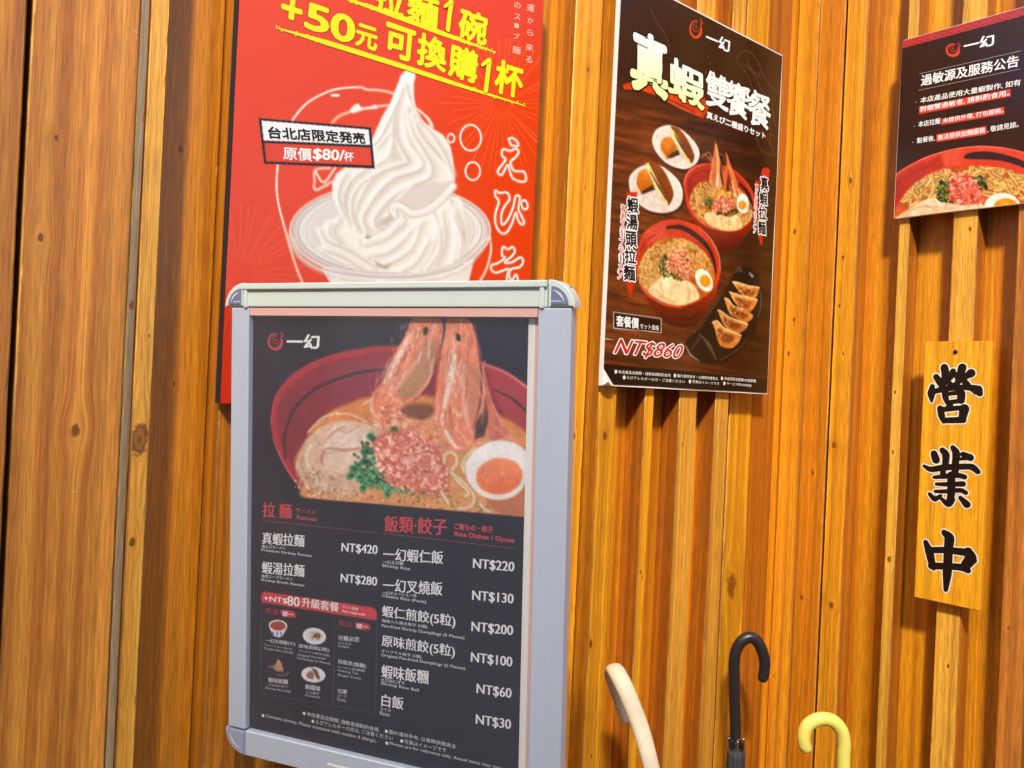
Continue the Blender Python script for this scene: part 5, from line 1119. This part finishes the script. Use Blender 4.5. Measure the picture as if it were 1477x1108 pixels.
CH = [((1320, 520), [([(390, 95), (405, 180), (392, 280), (350, 355)], [80, 85, 70, 55]), ([(280, 218), (335, 295)], [60, 75]), ([(505, 145), (480, 215), (425, 270)], [60, 55, 40]), ([(405, 262), (500, 345)], [50, 55]), ([(628, 95), (600, 200), (570, 290), (500, 350)], [90, 75, 60, 40]), ([(545, 185), (575, 270)], [40, 50]), ([(745, 170), (690, 205), (615, 262)], [95, 65, 45]), ([(620, 235), (700, 330)], [55, 65]),
                     ([(265, 412), (400, 378), (600, 358), (740, 365), (830, 400), (862, 440)], [50, 60, 48, 60, 120, 60]), ([(230, 345), (218, 440), (220, 540)], [45, 90, 22]), ([(400, 430), (408, 500), (432, 565)], [70, 60, 40]), ([(430, 448), (590, 425)], [34, 44]), ([(615, 440), (612, 530)], [88, 80]), ([(430, 558), (620, 538)], [34, 44]), ([(480, 560), (445, 635)], [55, 60]),
                     ([(335, 640), (355, 740), (380, 815)], [65, 70, 36]), ([(350, 655), (620, 630)], [52, 44]), ([(655, 645), (630, 770)], [110, 80]), ([(395, 800), (640, 792)], [58, 66])]),
      ((1320, 635), [([(252, 180), (278, 262)], [70, 85]), ([(365, 135), (410, 200), (402, 340)], [60, 80, 60]), ([(505, 100), (548, 180), (532, 340)], [50, 85, 66]), ([(640, 190), (735, 232)], [55, 75]), ([(600, 252), (715, 235)], [22, 40]), ([(120, 345), (215, 388), (400, 362), (700, 352), (775, 368), (835, 420)], [24, 56, 62, 58, 66, 50]), ([(372, 360), (372, 480)], [60, 55]), ([(545, 340), (525, 460)], [75, 70]), ([(255, 495), (400, 482), (560, 468), (660, 490)], [28, 44, 50, 46]),
                     ([(480, 470), (482, 700), (452, 845)], [86, 84, 60]), ([(285, 585), (420, 588), (640, 583)], [26, 40, 52]), ([(270, 682), (400, 682), (600, 668), (675, 700)], [26, 36, 44, 40]), ([(195, 718), (262, 782), (342, 738)], [32, 56, 22]), ([(342, 772), (440, 850), (500, 790)], [24, 66, 50]), ([(605, 768), (688, 855)], [40, 80])]),
      ((1310, 750), [([(480, 170), (545, 240), (535, 400), (520, 700), (500, 930)], [60, 115, 95, 100, 40]), ([(235, 300), (280, 420), (312, 560), (338, 645)], [50, 95, 78, 40]), ([(310, 402), (520, 404), (770, 432)], [64, 66, 80]), ([(800, 420), (835, 510), (770, 600)], [90, 130, 110]), ([(850, 520), (880, 545)], [70, 50]), ([(310, 612), (550, 620), (700, 632), (795, 672)], [76, 66, 72, 60])])]
SIGN_PAINT = print_mat('sign_paint', .4, .4)
for (ox, oy), st in CH:
    L = Lettering(pk_sh, .0003, .00003); L.z(ox, oy, 9.233)
    for p, w in st: L.stroke(p, w, (240, 230, 206), .0044)
    for p, w in st: L.stroke(p, w, (24, 14, 10), .0018)
    L.build('brush_character', SIGN_PAINT, plank)
# nail hole with its nail
hc = pk_sh.P(*pk_sh.uv(1378.5, 507.5), .0006)
nail = lathe('nail', [(.0048, 0), (.0048, .0006), (.0036, .0022), (.001, .003)], plank, plain('dark_iron', (30, 22, 18), .5), n=14)
nail.rotation_euler = (0, -math.pi/2, 0); nail.location = Vector(hc)-Vector(plank.location)

# ================================================================== umbrellas
def sweep(name, pts, rad, mat, parent, n=18, flat=1.0, flat_dir=None, caps=True):
    P_ = [Vector(p) for p in spline(pts, 10)]; R_ = np.interp(np.linspace(0, 1, len(P_)), np.linspace(0, 1, len(np.atleast_1d(rad))), np.atleast_1d(rad))
    base = Vector(parent.location); bm = bmesh.new(); rings = []
    T = [(P_[min(i+1, len(P_)-1)]-P_[max(i-1, 0)]).normalized() for i in range(len(P_))]
    s_ = (Vector(flat_dir) if flat_dir is not None else T[0].orthogonal())
    ext = []
    if caps:                                     # rounded ends
        for k in (3, 2, 1): q = k/3.2; ext.append((P_[0]-T[0]*R_[0]*math.sin(q*1.5)*flat, T[0], R_[0]*math.cos(q*1.45)))
    body = [(p, t, r) for p, t, r in zip(P_, T, R_)]
    if caps:
        tail = [(P_[-1]+T[-1]*R_[-1]*math.sin(k/3.2*1.5)*flat, T[-1], R_[-1]*math.cos(k/3.2*1.45)) for k in (1, 2, 3)]
    else: tail = []
    for p, t, r in ext+body+tail:
        s_ = (s_-t*s_.dot(t)).normalized(); b = t.cross(s_)
        rings.append([bm.verts.new(p-base+s_*math.cos(2*math.pi*k/n)*r+b*math.sin(2*math.pi*k/n)*r*flat) for k in range(n)])
    for i in range(len(rings)-1):
        for k in range(n): bm.faces.new((rings[i][k], rings[i][(k+1) % n], rings[i+1][(k+1) % n], rings[i+1][k]))
    bm.faces.new(rings[0][::-1]); bm.faces.new(rings[-1])
    bmesh.ops.recalc_face_normals(bm, faces=bm.faces)
    me = bpy.data.meshes.new(name); bm.to_mesh(me); bm.free()
    for p in me.polygons: p.use_smooth = True
    return link(name, me, mat, parent)
def folded_canopy(name, p0, p1, r0, r1, mat, parent, seed, folds=8):
    """rolled canopy: pleated tube from p0 (top) to p1 (bottom)"""
    p0, p1 = Vector(p0), Vector(p1); t = (p1-p0).normalized(); s_ = t.orthogonal().normalized(); b = t.cross(s_); base = Vector(parent.location)
    r_ = np.random.default_rng(seed); n, m = 64, 40; ph = r_.uniform(0, 6)
    V, F = [], []
    for i in range(m+1):
        f = i/m; r = r0*(1-f)+r1*f; bulge = 1+.35*math.sin(min(f*3, 1)*math.pi/2)*(1-f)
        for k in range(n):
            g = 2*math.pi*k/n; tw = g+f*1.6
            q = r*bulge*(1+.16*(abs(math.sin(folds/2*tw+ph))-.5)+.05*math.sin(3*g+5*f)+.02*math.sin(23*f+2*g))
            V.append(p0+t*((p1-p0).length*f)+s_*math.cos(g)*q+b*math.sin(g)*q-base)
    for i in range(m):
        for k in range(n): F.append((i*n+k, i*n+(k+1) % n, (i+1)*n+(k+1) % n, (i+1)*n+k))
    F.append(tuple(range(n-1, -1, -1))); F.append(tuple(m*n+k for k in range(n)))
    me = bpy.data.meshes.new(name); me.from_pydata(V, [], F); me.update()
    for p in me.polygons: p.use_smooth = len(p.vertices) == 4
    return link(name, me, mat, parent)
BLK = plain('black_handle_plastic', (40, 34, 34), .36, spec=.5, vary=.08, bscale=90)
CHR = plain('chrome', (200, 196, 190), .18, metal=1.0)
CLOTH = plain('charcoal_umbrella_cloth', (58, 56, 57), .8, bump=.4, bscale=700, vary=.12)
d0 = 1.93
g0 = at(1061, 1064, d0); um = thing('umbrella', 'black crook handled umbrella with dark grey canopy, leaning by the wall corner', 'umbrella', (g0.x+.02, g0.y+.01, 0))
hp = [at(x, y, d0) for x, y in ((1061, 1066), (1060.5, 1040), (1059.5, 1010), (1059, 980), (1059, 955), (1062, 938), (1070, 925), (1081, 919.5), (1091, 924), (1099, 938), (1103, 956), (1102, 970), (1100.5, 977))]
hd = sweep('handle', hp, [.0128, .0128, .0128, .0132, .0128, .0120], BLK, um, n=22)
tip = Vector((um.location.x, um.location.y, .02)); neck = at(1062, 1070, d0)
ax = (tip-neck).normalized()
sweep('shaft', [neck-ax*.01, neck+ax*.1, tip-Vector((0, 0, .018))], [.006, .006, .0045], CHR, um, n=12, caps=False)
sweep('collar', [at(1061.5, 1063, d0), at(1062, 1069, d0)], .0128, CHR, um, n=20)
for k in range(8):
    g = 2*math.pi*k/8; e1 = ax.orthogonal().normalized(); e2 = ax.cross(e1); o_ = e1*math.cos(g)+e2*math.sin(g)
    q0 = neck+o_*.0165; sweep('rib_tip', [q0-ax*.006, q0+ax*.010, q0+ax*.022-o_*.001], [.0030, .0034, .0026], BLK if k % 2 else CHR, um, n=8)
folded_canopy('canopy', neck+ax*.016, neck+ax*.70, .0185, .012, CLOTH, um, 3)

YELM = plain('yellow_handle_plastic', (246, 230, 110), .38, spec=.5, vary=.04, bscale=60)
d0 = 1.66
g0 = at(1216, 1108, d0); uy = thing('umbrella', 'umbrella with a bright yellow crook handle, in front of the right plank wall', 'umbrella', (g0.x+.015, g0.y, 0))
hp = [at(x, y, d0) for x, y in ((1216.5, 1160), (1216.5, 1120), (1217, 1090), (1217.5, 1072), (1214, 1055), (1204, 1042), (1191, 1037), (1176, 1039), (1164, 1048), (1159.5, 1062), (1160.5, 1074), (1162, 1078))]
sweep('handle', hp, [.0127, .0127, .0130, .0130, .0128, .0118], YELM, uy, n=22)
tip = Vector((uy.location.x, uy.location.y, .02)); neck = at(1216.5, 1162, d0); ax = (tip-neck).normalized()
sweep('shaft', [neck-ax*.01, neck+ax*.1, tip-Vector((0, 0, .018))], [.006, .006, .0045], CHR, uy, n=12, caps=False)
folded_canopy('canopy', neck+ax*.01, tip-ax*.08, .022, .012, plain('clear_vinyl', (206, 208, 204), .2, spec=.6), uy, 5)

BONE = plain('bleached_handle', (226, 210, 178), .5, vary=.16, bscale=55, bump=.8)
g0 = at(942, 1120, 1.50); uw = thing('umbrella', 'umbrella with a pale bleached flat crook handle, leaning right of the menu stand', 'umbrella', (g0.x+.05, g0.y-.02, 0))
hp = [at(903, 1038, 1.65), at(897, 1018, 1.65), at(889, 992, 1.645), at(883.5, 972, 1.625), at(886, 965, 1.595), at(893, 976, 1.57), at(902, 994, 1.555), at(912, 1018, 1.545), at(922, 1044, 1.535), at(930.5, 1072, 1.52), at(939, 1104, 1.505), at(948, 1142, 1.495)]
sweep('handle', hp, [.012, .0135, .015, .0165, .0165, .0168, .0165, .0162, .016, .015, .013], BONE, uw, n=22, flat=.62, flat_dir=RT)
neck = at(949, 1146, 1.494); tip = Vector((uw.location.x, uw.location.y, .02)); ax = (tip-neck).normalized()
sweep('shaft', [neck-ax*.01, neck+ax*.1, tip-Vector((0, 0, .018))], [.006, .006, .0045], CHR, uw, n=12, caps=False)
folded_canopy('canopy', neck+ax*.02, tip-ax*.08, .022, .012, plain('grey_umbrella_cloth', (120, 116, 112), .8, bump=.4, bscale=700), uw, 8)
